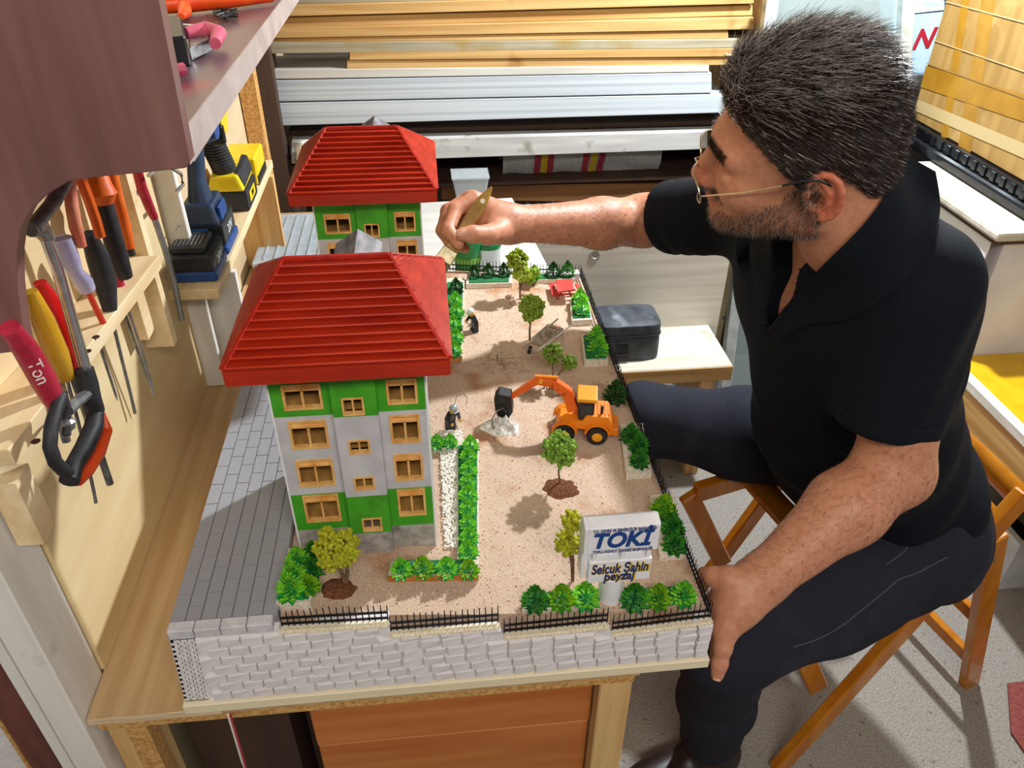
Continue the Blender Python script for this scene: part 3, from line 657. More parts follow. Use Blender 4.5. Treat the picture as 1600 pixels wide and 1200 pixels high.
# ------------------------------------------------------------------ snow-white spoil heap with wire, broken twigs, rake
def heap(x, y, rx, ry, h, mat, label, cat, seed):
    p = pg(x, y); m = MB(); r = random.Random(seed); n = 40; vs = []; fs = []; K = 9
    for k_ in range(K + 1):
        for i in range(n):
            a = 2 * math.pi * i / n; q = k_ / K; nz_ = noise.noise((math.cos(a) * q * 2.2 + seed, math.sin(a) * q * 2.2, 1)) + .5 * noise.noise((math.cos(a) * q * 6 + seed, math.sin(a) * q * 6, 4))
            xx = p.x + rx * q * (1 + .15 * math.sin(3 * a + seed)) * math.cos(a); vs.append((xx, p.y + ry * q * math.sin(a), gz(xx) - .004 + (h + .004) * (1 - q ** 1.5) * (1 + nz_ * .7)))
    for k_ in range(K):
        for i in range(n): fs.append((k_ * n + i, (k_ + 1) * n + i, (k_ + 1) * n + (i + 1) % n, k_ * n + (i + 1) % n))
    return tag(m.add(vs, fs).build('spoil_heap', mat, smooth=True), label, cat)
heap(784, 668, .032, .022, .017, M('white_rubble', '#b9b4ae', '#f0eeea', 160, rough=.95, bump=1, c3='#a79c90', s3=60, t3=.6), 'pile of white rubble under the digger bucket', 'rubble', 5)
WIRE = M('bent_wire', '#6b675f', '#8f8a80', 80, rough=.4, metal=.6)
p = pg(775, 672); tag(MB().tube([(p.x - .004, p.y - .004, gz(p.x) + .006), (p.x - .006, p.y + .002, gz(p.x) + .02), (p.x + .002, p.y + .008, gz(p.x) + .03), (p.x + .012, p.y + .012, gz(p.x) + .032), (p.x + .017, p.y + .014, gz(p.x) + .022)], .0011, 6).build('bent_wire', WIRE, smooth=True), 'bent wire hoop sticking out of the white rubble', 'wire')
TW = M('dry_twig', '#8d6a52', '#b8937a', 120, rough=.9)
tp = empty('twig_heap', pg(775, 572), 'scattered heap of dry twigs on the sand beside the rake', 'twigs'); r = random.Random(9); m = MB()
for i in range(60):
    p = pg(r.uniform(750, 815), r.uniform(558, 586)); a = r.uniform(0, 6.3); l = r.uniform(.006, .018); m.tube([(p.x, p.y, gz(p.x) + .0005), (p.x + l * .5 * math.cos(a), p.y + l * .5 * math.sin(a), gz(p.x) + r.uniform(.001, .005)), (p.x + l * math.cos(a + .4), p.y + l * math.sin(a + .4), gz(p.x) + .001)], .0004, 4)
tag(m.build('twigs', TW, tp), kind='stuff')
SILV = M('steel', '#9a9a9c', '#b9b9bc', 40, rough=.3, metal=.85)
rk = empty('toy_rake', pg(800, 560), 'tiny long-handled rake lying across the sand', 'toy rake')
q0, q1 = pg(778, 561), pg(848, 556); q0.z = gz(q0.x) + .004; q1.z = gz(q1.x) + .002
MB().tube([q0, q1], .0010, 6).build('handle', M('pale_stick', '#cdb894', rough=.7), rk)
hd = MB(); hd.bar(q0 + V((0, -.010, 0)), q0 + V((0, .010, 0)), .0012, .002)
for i in range(6): hd.tube([q0 + V((0, -.009 + i * .0036, 0)), q0 + V((-.002, -.009 + i * .0036, -.004))], .0005, 4)
hd.build('rake_head', SILV, rk)
# wheelbarrow
wbw = empty('toy_wheelbarrow', pg(845, 535), 'small wooden wheelbarrow loaded with twigs on the sand', 'toy wheelbarrow')
POLE = M('weathered_stick', '#8f8376', '#b3a692', 80, rough=.8)
a0, a1 = pg(818, 547), py_(872, 498, pg(855, 530).y); b0, b1 = pg(838, 552), py_(896, 506, pg(875, 535).y)
for q in (a0, b0): q.z = gz(q.x) + .004
MB().tube([a0, a1], .0016, 6).build('pole', POLE, wbw); MB().tube([b0, b1], .0016, 6).build('pole', M('pale_pole', '#c9c6c0', '#dedbd4', 60, rough=.7), wbw)
t0, t1, t2, t3 = a0.lerp(a1, .25), b0.lerp(b1, .25), b0.lerp(b1, .72), a0.lerp(a1, .72)
MB().hexa([t0 - up * .004, t1 - up * .004, t2 - up * .008, t3 - up * .008, t0 + up * .001, t1 + up * .001, t2 - up * .004, t3 - up * .004]).build('tray', POLE, wbw)
for i, (u0, u1) in enumerate(((t0, t3), (t1, t2), (t3, t2))): MB().bar(u0 + up * .002, u1 + up * .002, .0012, .009).build('tray_side', POLE, wbw)
m = MB(); r = random.Random(5)
for i in range(40):
    c = t0.lerp(t1, r.random()).lerp(t3.lerp(t2, r.random()), r.random()) + up * .003; a = r.uniform(0, 6.3); l = .008; m.tube([c, c + V((l * math.cos(a), l * math.sin(a), r.uniform(.001, .006)))], .0006, 4)
tag(m.build('twig_load', TW, wbw), kind='stuff')
c = a0.lerp(b0, .5); ax = (b0 - a0).normalized(); MB().lathe(c - ax * .0025, [(.002, 0), (.0075, 0), (.0075, .005), (.002, .005)], 16, ax).build('wheel', BLK, wbw)
MB().bar(t3 - up * .008, V((t3.x, t3.y, gz(t3.x) - .002)), .0016, .0016).build('prop_leg', POLE, wbw); MB().bar(t2 - up * .008, V((t2.x, t2.y, gz(t2.x) - .002)), .0016, .0016).build('prop_leg', POLE, wbw)
# ------------------------------------------------------------------ picnic table
RP = M('red_paint', '#b7322c', '#cf4740', 60, (1, .2, 1), rough=.5)
pc = pg(880, 468); pt_ = empty('picnic_table', (pc.x, pc.y + .01, gz(pc.x) - .002), 'tiny red picnic table with benches near the rear right corner', 'picnic table')
zt_ = gz(pc.x)
A_ = [pz(x, y, zt_ + .026) for x, y in ((871, 456), (897, 452), (894, 436), (868, 437))]
MB().hexa([q - up * .004 for q in A_] + A_).build('table_top', RP, pt_, bevel=.0005)
for cn in (((858, 442), (866, 441), (871, 459), (862, 461)), ((898, 443), (903, 442), (909, 452), (903, 453))):
    q = [pz(x, y, zt_ + .014) for x, y in cn]; MB().hexa([v_ - up * .003 for v_ in q] + q).build('bench', RP, pt_, bevel=.0004)
cc = sum(A_, V()) / 4
for s in (-1, 1):
    y_ = cc.y + s * .008
    MB().bar((cc.x - .016, y_, zt_ - .002), (cc.x - .004, y_, zt_ + .022), .003, .003).build('leg', RP, pt_); MB().bar((cc.x + .016, y_, zt_ - .002), (cc.x + .004, y_, zt_ + .022), .003, .003).build('leg', RP, pt_)
    MB().bar((cc.x - .028, y_, zt_ + .0095), (cc.x + .024, y_, zt_ + .0095), .003, .003).build('crossbar', RP, pt_)
# ------------------------------------------------------------------ two toy workers
YS = M('toy_yellow', '#d9a21e', rough=.4); NV = M('toy_dark', '#20242c', '#2c3038', 60, rough=.4); GH = M('helmet_grey', '#a9adb0', rough=.25, metal=.2)
def worker(foot, ang, lean, label, helmet, tool, trouser):
    p = pg(*foot); z0 = gz(p.x) - .001; e = empty('toy_worker', (p.x, p.y, z0), label, 'toy figure', 'toy construction workers')
    R_ = Matrix.Translation((p.x, p.y, z0)) @ Matrix.Rotation(ang, 4, 'Z'); B2 = R_ @ Matrix.Translation((0, 0, .018)) @ Matrix.Rotation(lean, 4, 'Y')
    def mk(m, name, mat, mt, par, sm=True, bv=0): m.v = [tuple(mt @ V(q)) for q in m.v]; return m.build(name, mat, par, smooth=sm, bevel=bv)
    for s in (-1, 1):
        lg = mk(MB().box(-.0045, .0045, s * .0042 - .0036, s * .0042 + .0036, .002, .019), 'leg', trouser, R_, e, False, .0008)
        mk(MB().box(-.0045, .007, s * .0042 - .0036, s * .0042 + .0036, 0, .0042), 'shoe', NV, R_, lg, False, .0006)
    mk(MB().hexa([(-.0048, -.0085, 0), (.0048, -.0085, 0), (.0048, .0085, 0), (-.0048, .0085, 0), (-.0042, -.0066, .017), (.0042, -.0066, .017), (.0042, .0066, .017), (-.0042, .0066, .017)]), 'torso', NV, B2, e, False, .001)
    for s in (-1, 1):
        am = mk(MB().tube([(0, s * .0078, .0145), (.003, s * .0105, .009), (.011, s * .0085, .005)], [.003, .0029, .0024], 8), 'arm', NV, B2, e)
        mk(MB().ball((.0125, s * .0082, .0043), .0028, 8, 6), 'hand', YS, B2, am)
    hd_ = mk(MB().lathe((0, 0, .017), [(.003, 0), (.0052, .001), (.0054, .008), (.0042, .0095)], 14), 'head', YS, B2, e)
    hm = mk(MB().lathe((0, 0, .0235), [(.0062, 0), (.0066, .001), (.0064, .0035), (.005, .006), (.002, .0075)], 16), 'helmet', helmet, B2, hd_)
    mk(MB().box(.003, .0092, -.0045, .0045, .0235, .0246), 'helmet_peak', helmet, B2, hm, False, .0004)
    tool(e, R_, B2, mk)
def tool_shovel(e, R_, B2, mk):
    mk(MB().tube([(.013, -.004, .012), (.015, 0, -.004), (.020, .008, -.018)], .0009, 6), 'shovel_shaft', POLE, B2, e)
    mk(MB().box(.016, .026, .0055, .0105, -.0215, -.0205), 'shovel_blade', SILV, B2, e)
    mk(MB().tube([(-.002, .002, .031), (-.006, .006, .044), (.002, .010, .056), (.010, .012, .05), (.012, .010, .04)], .0005, 6), 'wire_loop', WIRE, B2, e)
def tool_pick(e, R_, B2, mk):
    mk(MB().tube([(.013, -.010, .004), (.013, .016, .010)], .0009, 6), 'pick_shaft', POLE, B2, e)
    mk(MB().tube([(.006, .016, .010), (.013, .017, .0125), (.021, .016, .009)], [.0004, .0011, .0004], 6), 'pick_head', SILV, B2, e)
worker((704, 668), math.radians(-50), .35, 'toy worker with grey helmet and shovel leaning beside the front block', GH, tool_shovel, NV)
worker((742, 516), math.radians(200), .3, 'toy worker with pale helmet and pick in the open sand near the rear block', M('helmet_pale', '#d6dcda', rough=.25), tool_pick, NV)
# ------------------------------------------------------------------ left: brown wall shelf with curved bracket
sh = empty('wall_shelf', (-.31, 1.2, 1.33), 'dark brown laminate wall shelf with a curved side panel', 'shelf')
out = [(236, -60), (297, 255), (290, 263), (225, 270), (160, 276), (110, 283), (75, 303), (47, 330), (31, 362), (26, 400), (27, 450), (33, 500), (41, 548), (-60, 560), (-60, -60)]
MB().prism([py_(x, y, .618) for x, y in out], (0, .017, 0)).build('side_panel', DBROWN, sh, bevel=.0008)
GREYBAND = M('edge_band', '#a3938f', '#b5a6a1', 30, rough=.45)
MB().bar(py_(238, -60, .627) + V((.001, 0, 0)), py_(298, 252, .627) + V((.001, 0, 0)), .0012, .015, (0, 1, 0)).build('edge_band', GREYBAND, sh)
ZS1, ZS0 = 1.36, 1.333
MB().box(-.434, -.187, .6355, 2.1, ZS0, ZS1).build('shelf_board', M('shelf_top', '#5c4246', '#746068', 14, (1, .5, 1), rough=.3, c3='#8c4550', s3=12, t3=.56), sh)
MB().box(-.1868, -.185, .6355, 2.1, ZS0, ZS1).build('edge_band', GREYBAND, sh)
# things lying on the shelf
ORG = M('orange_grip', '#e3430c', '#ef5a18', 40, rough=.4); PINK = M('pink_grip', '#c4506c', '#da6f86', 30, rough=.5); CHR = M('chrome', '#b4b6b8', '#d0d2d4', 60, rough=.22, metal=.9); GREYM = M('dull_steel', '#77787a', '#a0a1a2', 90, rough=.4, metal=.8)
def zs(x, y, h=0): return pz(x, y, ZS1 + h)
t = empty('orange_pliers', zs(320, 8), 'orange-handled pliers lying on the brown shelf', 'pliers')
MB().tube([zs(252, 8, .012), zs(300, 4, .013), zs(352, 0, .012), zs(425, -6, .010)], [.010, .011, .010, .007], 10).build('handle', ORG, t, smooth=True)
MB().tube([zs(285, 2, .010), zs(289, 18, .010), zs(283, 26, .009)], [.009, .008, .004], 10).build('handle', ORG, t, smooth=True)
MB().tube([zs(283, 26, .006), zs(262, 36, .005)], [.004, .002], 8).build('jaw', GREYM, t, smooth=True)
t = empty('vise_clamp', zs(300, 80), 'black and steel clamp with pink handle lying on the brown shelf', 'clamp')
q = [zs(263, 68), zs(293, 70), zs(300, 104), zs(268, 108)]
MB().hexa(q + [v_ + V((0, 0, .028)) for v_ in q]).build('body', BLK, t, bevel=.002)
q = [zs(300, 96), zs(331, 80), zs(330, 62), zs(297, 70)]
MB().hexa(q + [v_ + V((0, 0, .012)) for v_ in q]).build('jaw', GREYM, t, bevel=.001)
MB().tube([zs(290, 52, .016), zs(322, 46, .016), zs(342, 52, .014), zs(336, 68, .012)], [.006, .008, .008, .006], 10).build('handle', PINK, t, smooth=True)
MB().tube([zs(266, 112, .008), zs(288, 108, .008)], .006, 8).build('handle_end', PINK, t, smooth=True)
MB().tube([zs(255, 40, .014), zs(285, 42, .016), zs(312, 44, .015)], .0035, 8).build('lever', CHR, t, smooth=True)
t = empty('wire_tangle', zs(352, 22), 'small tangle of black wire on the brown shelf', 'wire'); m = MB(); r = random.Random(2)
for i in range(14):
    pts = [zs(352 + r.uniform(-20, 20), 20 + r.uniform(-7, 7), .002 + r.uniform(0, .006)) for _ in range(4)]; m.tube(pts, .0008, 4)
tag(m.build('strands', BLK, t), kind='stuff')
# ------------------------------------------------------------------ tool rail on the plywood board
pl = empty('tool_board', (-.43, .9, T), 'pale plywood tool board on the left wall above the bench', 'tool board')
MB().box(-.4365, -.4305, .64, 1.245, T + .001, 1.32).build('plywood', PLY, pl)
rl = empty('tool_rail', (-.40, .8, 1.05), 'pale wooden rail with drilled holes holding hand tools', 'tool rack')
ZR = 1.06; XR = -.374
rb = MB().hexa([(-.43, .565, ZR + .032), (XR, .565, ZR + .032), (XR, 1.03, ZR - .008), (-.43, 1.03, ZR - .008), (-.43, .565, ZR + .05), (XR, .565, ZR + .05), (XR, 1.03, ZR + .01), (-.43, 1.03, ZR + .01)]).build('rail_board', PINE, rl, bevel=.001)
HOLE = M('hole_dark', '#3a1f10', rough=1)
for x, y in ((150, 527), (137, 549), (34, 655), (56, 690)):
    zz = ZR + .05 - .04 * (pz(x, y, ZR + .03).y - .565) / .465; q = pz(x, y, zz); MB().cyl((q.x, q.y, zz + .0001), (q.x, q.y, zz + .0006), .004, n=12).build('hole', HOLE, rb)
MB().box(-.43, -.405, .60, .63, ZR - .10, ZR - .0185).build('bracket', PINE, rl); MB().box(-.43, -.405, .99, 1.02, ZR - .10, ZR - .0185).build('bracket', PINE, rl)
MB().box(-.43, -.39, 1.035, 1.053, T + .22, 1.30).build('end_upright', PINE, rl)
REDT = M('red_acetate', '#a80c10', '#c81a18', 20, rough=.2, coat=.5); AMB = M('amber_acetate', '#a87a12', '#c99a22', 20, rough=.2, coat=.5); DRED = M('dark_red_handle', '#9c1830', '#b52a42', 40, rough=.35); LILAC = M('lilac_clear', '#8f8ab0', '#b9b4d4', 20, rough=.2, coat=.4); BRUB = M('black_rubber', '#1e1d20', '#2c2b2f', 80, rough=.6); ORP = M('orange_rubber', '#d8560e', '#ea6e1c', 40, rough=.45); SAL = M('salmon_grip', '#c9604a', '#e08a6a', 40, rough=.5); PNKR = M('crimson_grip', '#b81846', rough=.4); RDSH = M('red_sleeve', '#cc3a20', rough=.5)
def hand_tool(name, label, cat, hp, hr, hm, shaft=None, sr=.0025, sm=None, hn='handle', sn='shaft', flat=None, x=-.372, extra=None):
    P_ = [px_(a, b_, x) for a, b_ in hp]; e = empty(name, P_[0], label, cat, 'hand tools hanging on the rail')
    h = MB().tube(P_, hr, 12, flat=flat).build(hn, hm, e, smooth=True)
    if shaft: MB().tube([px_(a, b_, x) for a, b_ in shaft], sr, 8).build(sn, sm or GREYM, e, smooth=True)
    return e, h
hand_tool('screwdriver', 'screwdriver with glossy red handle behind the saw tube', 'screwdriver', [(62, 441), (74, 470), (92, 520), (108, 560), (114, 588)], [.006, .011, .0115, .0105, .006], REDT, [(114, 588), (140, 660), (160, 720), (172, 756)], .004, GREYM, x=-.365)
hand_tool('screwdriver', 'screwdriver with flat amber handle and red end cap', 'screwdriver', [(48, 455), (66, 500), (88, 555), (104, 590)], [.006, .0105, .0115, .008], AMB, [(104, 590), (130, 690), (146, 765), (150, 786)], .0018, GREYM, x=-.36)
e, h = hand_tool('file', 'file with dark red handle lettered in white, half under the brown panel', 'file', [(14, 512), (40, 545), (66, 590), (84, 625), (90, 640)], [.0085, .0105, .0110, .0095, .006], DRED, [(90, 640), (98, 668), (104, 690)], .004, GREYM, x=-.352)
tv = px_(74, 606, -.352) - px_(50, 560, -.352); tv.normalize(); c_ = px_(60, 582, -.352); toc = (V(CAM) - c_).normalized(); yy = toc.cross(tv)
text('Ton', 'handle_letters', M('letter_white', '#e8d9d4', rough=.6), .016, frame(c_ + toc * .0122, tv, yy), h, .0002)
hand_tool('screwdriver', 'screwdriver with clear lilac handle and red shaft sleeve', 'screwdriver', [(98, 372), (108, 400), (118, 425), (130, 440), (136, 452)], [.009, .0095, .0075, .010, .009], LILAC, [(136, 452), (150, 482), (162, 506)], .0035, RDSH, x=-.378)
hand_tool('chisel', 'tool with thick black rubber handle in the middle of the rail', 'chisel', [(138, 365), (152, 400), (164, 440), (172, 485)], [.008, .0125, .013, .008], BRUB, [(172, 485), (190, 560), (205, 620), (211, 646)], .0022, GREYM, x=-.382)
e, h = hand_tool('pliers', 'pliers with wide orange collar and black handle', 'pliers', [(162, 318), (172, 355), (184, 400), (196, 432)], [.011, .0115, .012, .009], BRUB, None, x=-.384)
MB().tube([px_(a, b_, -.384) for a, b_ in ((152, 268), (155, 288), (158, 303), (162, 318))], [.010, .014, .018, .011], 12).build('collar', ORP, e, smooth=True)
hand_tool('pliers', 'pliers with slim salmon and orange handles nearest the brown panel', 'pliers', [(108, 270), (112, 320), (118, 355), (128, 385)], [.0055, .0065, .0065, .005], SAL, [(122, 270), (138, 310), (150, 345), (157, 370)], .006, ORP, sn='second_handle', x=-.366)
hand_tool('pliers', 'long orange tool handle at the far end of the rail', 'pliers', [(172, 268), (182, 305), (193, 350), (202, 388)], [.009, .0075, .0085, .007], ORP, [(201, 385), (205, 398)], .006, BRUB, sn='grip_end', x=-.392)
hand_tool('screwdriver', 'short screwdriver with crimson handle behind the black pliers', 'screwdriver', [(181, 425), (186, 442), (192, 460)], [.007, .006, .007], PNKR, [(192, 462), (206, 500), (225, 560), (240, 616)], .0022, SILV, x=-.394)
hand_tool('soldering_iron', 'soldering iron with dark red handle and steel barrel on the upright', 'soldering iron', [(213, 262), (222, 295), (234, 325), (241, 340)], [.007, .0075, .007, .006], DRED, [(241, 340), (258, 390), (272, 440), (284, 500)], .005, SILV, x=-.405)
# coping saw with steel tube and black and orange grip
sw = empty('hacksaw', px_(120, 700, -.345), 'hacksaw with steel tube frame and orange and black grip', 'saw', 'hand tools hanging on the rail')
X_ = -.345; f_ = lambda l: [px_(a, b_, X_) for a, b_ in l]
MB().tube(f_([(72, 372), (90, 420), (112, 500), (134, 578)]), .0055, 12).build('frame_tube', CHR, sw, smooth=True)
MB().tube(f_([(100, 285), (82, 318), (60, 345), (50, 358)]), .008, 10, flat=(1, .6)).build('frame_head', GREYM, sw, smooth=True)
MB().tube(f_([(48, 360), (62, 356), (76, 374)]), [.006, .009, .006], 10).build('blade_clamp', SILV, sw, smooth=True)
MB().tube(f_([(131, 576), (137, 600), (143, 625), (151, 642)]), [.009, .010, .0095, .008], 10).build('grip_neck', BRUB, sw, smooth=True)
MB().tube(f_([(138, 614), (120, 628), (106, 642)]), .0055, 8).build('guard_bar', GREYM, sw, smooth=True)
MB().tube(f_([(96, 618), (88, 640), (80, 668), (78, 698), (86, 722), (100, 736), (110, 742)]), .0062, 10).build('knuckle_guard', BRUB, sw, smooth=True)
MB().tube(f_([(151, 640), (146, 668), (132, 700), (116, 726), (108, 752)]), [.0075, .009, .009, .008, .009], 10).build('grip', BRUB, sw, smooth=True)
MB().tube(f_([(160, 646), (164, 672), (152, 705), (134, 735), (121, 752)]), [.003, .0075, .0085, .008, .006], 10, flat=(1, .9)).build('grip_pad', M('saw_orange', '#e2400e', '#ef541c', 30, rough=.35), sw, smooth=True)
MB().lathe(px_(106, 662, X_), [(.003, -.006), (.0065, -.004), (.0065, .004), (.003, .006)], 8, (.3, 0, 1)).build('wing_nut', SILV, sw)
MB().tube(f_([(98, 614), (104, 636), (105, 662), (104, 680)]), .004, 8).build('blade_holder', BRUB, sw, smooth=True)
# pencil-thin bits hanging below the rail
for (a, b_, lb) in (((165, 568), (181, 618), 'thin steel drill bit hanging below the rail next to the saw neck'), ((198, 500), (238, 614), 'straight steel rod hanging below the far end of the rail')):
    q0, q1 = px_(*a, -.40), px_(*b_, -.40); e = empty('steel_bit', q0, lb, 'drill bit', 'steel bits under the rail')
    MB().tube([q0 + (q0 - q1).normalized() * .02, q1], [.0022, .0016], 8).build('shank', GREYM, e, smooth=True)
    MB().tube([q1, q1 + (q1 - q0).normalized() * .008], [.0016, .0004], 8).build('tip', SILV, e, smooth=True)
NAIL = M('nail', '#8e8a84', rough=.4, metal=.7)
# ------------------------------------------------------------------ white upright and battery shelf further back
up2 = empty('white_upright', (-.42, 1.27, T), 'white-painted upright between tool rail and battery shelf', 'post')
MB().box(-.4365, -.398, 1.246, 1.262, T + .001, 1.32).build('timber', WHITEWOOD, up2, bevel=.001); MB().box(-.4365, -.404, 1.2621, 1.275, T + .001, 1.32).build('backing_strip', PINE, up2)
for zz in (.90, .95, 1.02): MB().cyl((-.41, 1.246, zz), (-.409, 1.225, zz + .001), .0012, n=6).build('nail', NAIL, up2)
q = px_(272, 262, -.40); e = empty('wire_hook', q, 'bent steel hook hanging from the shelf end by the upright', 'hook')
MB().tube([px_(a, b_, -.38) for a, b_ in ((232, 274), (248, 262), (268, 262), (283, 272), (286, 288), (274, 302))], .003, 8).build('rod', CHR, e, smooth=True)
XS2 = -.352; ZB = .936
bs = empty('battery_shelf', (-.39, 1.5, ZB), 'narrow pale wooden shelf holding drills and batteries', 'shelf')
MB().box(-.4365, XS2, 1.18, 1.80, ZB - .018, ZB).build('shelf_board', PINE, bs, bevel=.001)
MB().box(-.4365, XS2 + .006, 1.276, 1.29, T + .002, ZB - .0185).build('support', WHITEWOOD, bs); MB().box(-.4365, XS2 + .006, 1.74, 1.757, T + .002, ZB - .0185).build('support', PINEZ, bs)
BBLK = M('battery_black', '#20242a', '#2c3036', 60, rough=.4); BBLU = M('tool_blue', '#17407f', '#1f4e96', 30, rough=.4); NAVY = M('tool_navy', '#1e2f48', '#2a3d58', 30, rough=.45); TYEL = M('tool_yellow', '#dfc010', '#ecd022', 30, rough=.4); LTXT = M('label_white', '#dfe3e6', rough=.5)
def pack(y0, label, n):
    """slide-on battery: wide black body, slotted top, blue skirt"""
    e = empty('battery_pack', (-.395, y0 + .045, ZB), label, 'battery', 'power tool batteries')
    x0, x1, y1 = -.433, -.356, y0 + .085
    MB().box(x0, x1, y0, y1, ZB + .0005, ZB + .018).build('skirt', BBLU, e, bevel=.003)
    MB().box(x0 + .002, x1 - .002, y0 + .001, y1 - .002, ZB + .0182, ZB + .048).build('case', BBLK, e, bevel=.005, seg=2)
    MB().box(x0 + .010, x1 - .014, y0 + .008, y1 - .012, ZB + .0482, ZB + .060).build('terminal_block', BBLK, e, bevel=.002)
    for i in range(7): MB().box(x0 + .015 + i * .0065, x0 + .018 + i * .0065, y0 + .016, y1 - .03, ZB + .0601, ZB + .0615).build('terminal_rib', GREYM, e)
    for i in range(8): MB().box(x1 - .0022, x1 - .0008, y0 + .008 + i * .009, y0 + .012 + i * .009, ZB + .034, ZB + .046).build('grip_rib', BBLK, e)
    text('20V', 'voltage_mark', LTXT, .022, frame((x1 - .0005, y0 + .042, ZB + .028), (0, 1, 0), (0, 0, 1)), e, .0003)
    return e
pack(1.205, 'black battery with blue skirt nearest on the battery shelf', 0)
# blue drill standing upside down on its battery
d = empty('blue_drill', (-.395, 1.35, ZB), 'blue cordless drill standing on its battery', 'drill', 'cordless drills')
pk = MB().box(-.433, -.356, 1.305, 1.40, ZB + .0005, ZB + .018).build('battery_skirt', BBLU, d, bevel=.003)
MB().box(-.431, -.358, 1.307, 1.398, ZB + .0182, ZB + .056).build('battery_case', BBLK, d, bevel=.005, seg=2)
text('20V', 'voltage_mark', LTXT, .022, frame((-.3572, 1.352, ZB + .036), (0, 1, 0), (0, 0, 1)), d, .0003)
MB().hexa([(-.428, 1.30, ZB + .0565), (-.362, 1.30, ZB + .0565), (-.362, 1.392, ZB + .0565), (-.428, 1.392, ZB + .0565), (-.42, 1.312, ZB + .092), (-.370, 1.312, ZB + .092), (-.370, 1.382, ZB + .092), (-.42, 1.382, ZB + .092)]).build('foot', NAVY, d, bevel=.006, seg=2)
MB().box(-.41, -.381, 1.296, 1.302, ZB + .030, ZB + .054).build('vent_panel', BBLU, d, bevel=.001)
MB().box(-.366, -.3595, 1.32, 1.365, ZB + .058, ZB + .084).build('belt_clip', BBLU, d, bevel=.002)
MB().tube([(-.395, 1.345, ZB + .088), (-.395, 1.35, ZB + .12), (-.393, 1.36, ZB + .15), (-.39, 1.365, ZB + .19)], [.026, .019, .018, .020], 14, flat=(.8, 1)).build('grip', NAVY, d, smooth=True)
MB().tube([(-.42, 1.37, ZB + .205), (-.37, 1.37, ZB + .205), (-.35, 1.37, ZB + .205)], [.027, .027, .020], 14).build('motor_housing', BBLU, d, smooth=True)
# yellow drill
d = empty('yellow_drill', (-.39, 1.58, ZB), 'yellow and black cordless drill on the battery shelf', 'drill', 'cordless drills')
MB().box(-.425, -.352, 1.50, 1.60, ZB + .0005, ZB + .042).build('battery', BBLK, d, bevel=.005, seg=2)
MB().box(-.3518, -.3512, 1.52, 1.575, ZB + .012, ZB + .032).build('battery_label', TYEL, d)
text('20V', 'voltage_mark', BLK, .014, frame((-.3508, 1.548, ZB + .022), (0, 1, 0), (0, 0, 1)), d, .0003)
MB().hexa([(-.424, 1.495, ZB + .0425), (-.355, 1.495, ZB + .0425), (-.355, 1.60, ZB + .0425), (-.424, 1.60, ZB + .0425), (-.415, 1.50, ZB + .072), (-.365, 1.50, ZB + .072), (-.365, 1.58, ZB + .080), (-.415, 1.58, ZB + .080)]).build('foot', TYEL, d, bevel=.005, seg=2)
MB().hexa([(-.372, 1.51, ZB + .046), (-.354, 1.51, ZB + .046), (-.354, 1.60, ZB + .05), (-.372, 1.60, ZB + .05), (-.372, 1.51, ZB + .075), (-.362, 1.51, ZB + .073), (-.36, 1.60, ZB + .08), (-.372, 1.60, ZB + .082)]).build('foot_trim', BBLK, d, bevel=.002)
MB().tube([(-.392, 1.53, ZB + .074), (-.396, 1.52, ZB + .11), (-.400, 1.51, ZB + .145)], [.023, .0215, .022], 14).build('grip', BRUB, d, smooth=True)
for i in range(9): MB().lathe((-.393 - i * .0008, 1.5285 - i * .0023, ZB + .082 + i * .0062), [(.0225, 0), (.0237, .001), (.0237, .0028), (.0225, .0038)], 14).build('grip_ring', BRUB, d, smooth=True)
MB().hexa([(-.424, 1.485, ZB + .146), (-.372, 1.485, ZB + .146), (-.372, 1.54, ZB + .146), (-.424, 1.54, ZB + .146), (-.42, 1.49, ZB + .21), (-.365, 1.49, ZB + .21), (-.365, 1.56, ZB + .21), (-.42, 1.56, ZB + .21)]).build('motor_housing', TYEL, d, bevel=.006, seg=2)
MB().box(-.40, -.366, 1.475, 1.488, ZB + .14, ZB + .175).build('trigger', BLK, d, bevel=.003)
d = empty('yellow_case', (-.37, 1.7, ZB), 'small yellow plastic case behind the yellow drill', 'case')
MB().box(-.425, -.356, 1.64, 1.74, ZB + .0005, ZB + .058).build('lid', TYEL, d, bevel=.003); MB().box(-.426, -.3555, 1.642, 1.742, ZB + .0002, ZB + .02).build('base', BLK, d)
st = tag(MB().bar(pz(337, 507, T + .012), pz(392, 503, T + .012), .024, .022).build('wood_offcut', PINE), 'pale wooden offcut poking out from behind the front roof', 'offcut')
# ------------------------------------------------------------------ things on the bench behind the model
pn = [pz(640, 318, T + .0125), pz(800, 309, T + .0125), pz(862, 428, T + .0125), pz(640, 430, T + .0125)]
tag(MB().hexa([v_ - V((0, 0, .012)) for v_ in pn] + pn).build('melamine_sheet', M('white_melamine', '#c4c2bc', '#d4d2cc', 30, (.1, 1, 1), rough=.4)), 'white melamine panel lying flat behind the model', 'panel')
CLEAR = M('clear_plastic', '#e8f0f4', rough=.12, trans=.75, ior=1.3); CLR2 = M('frosted_plastic', '#c9d6de', '#dbe5ea', 40, rough=.3, trans=.45, ior=1.3)
og = empty('organizer_case', (-.32, 1.72, T), 'clear plastic organizer case with black latch beside the rear block', 'organizer case')
MB().box(-.405, -.21, 1.655, 1.93, T + .001, T + .038).build('tray', CLR2, og, bevel=.008, seg=2); MB().box(-.408, -.207, 1.652, 1.933, T + .0385, T + .050).build('lid', CLR2, og, bevel=.005, seg=2)
for i in range(7): MB().box(-.385 + i * .024, -.381 + i * .024, 1.67, 1.915, T + .0502, T + .0535).build('lid_rib', CLR2, og)
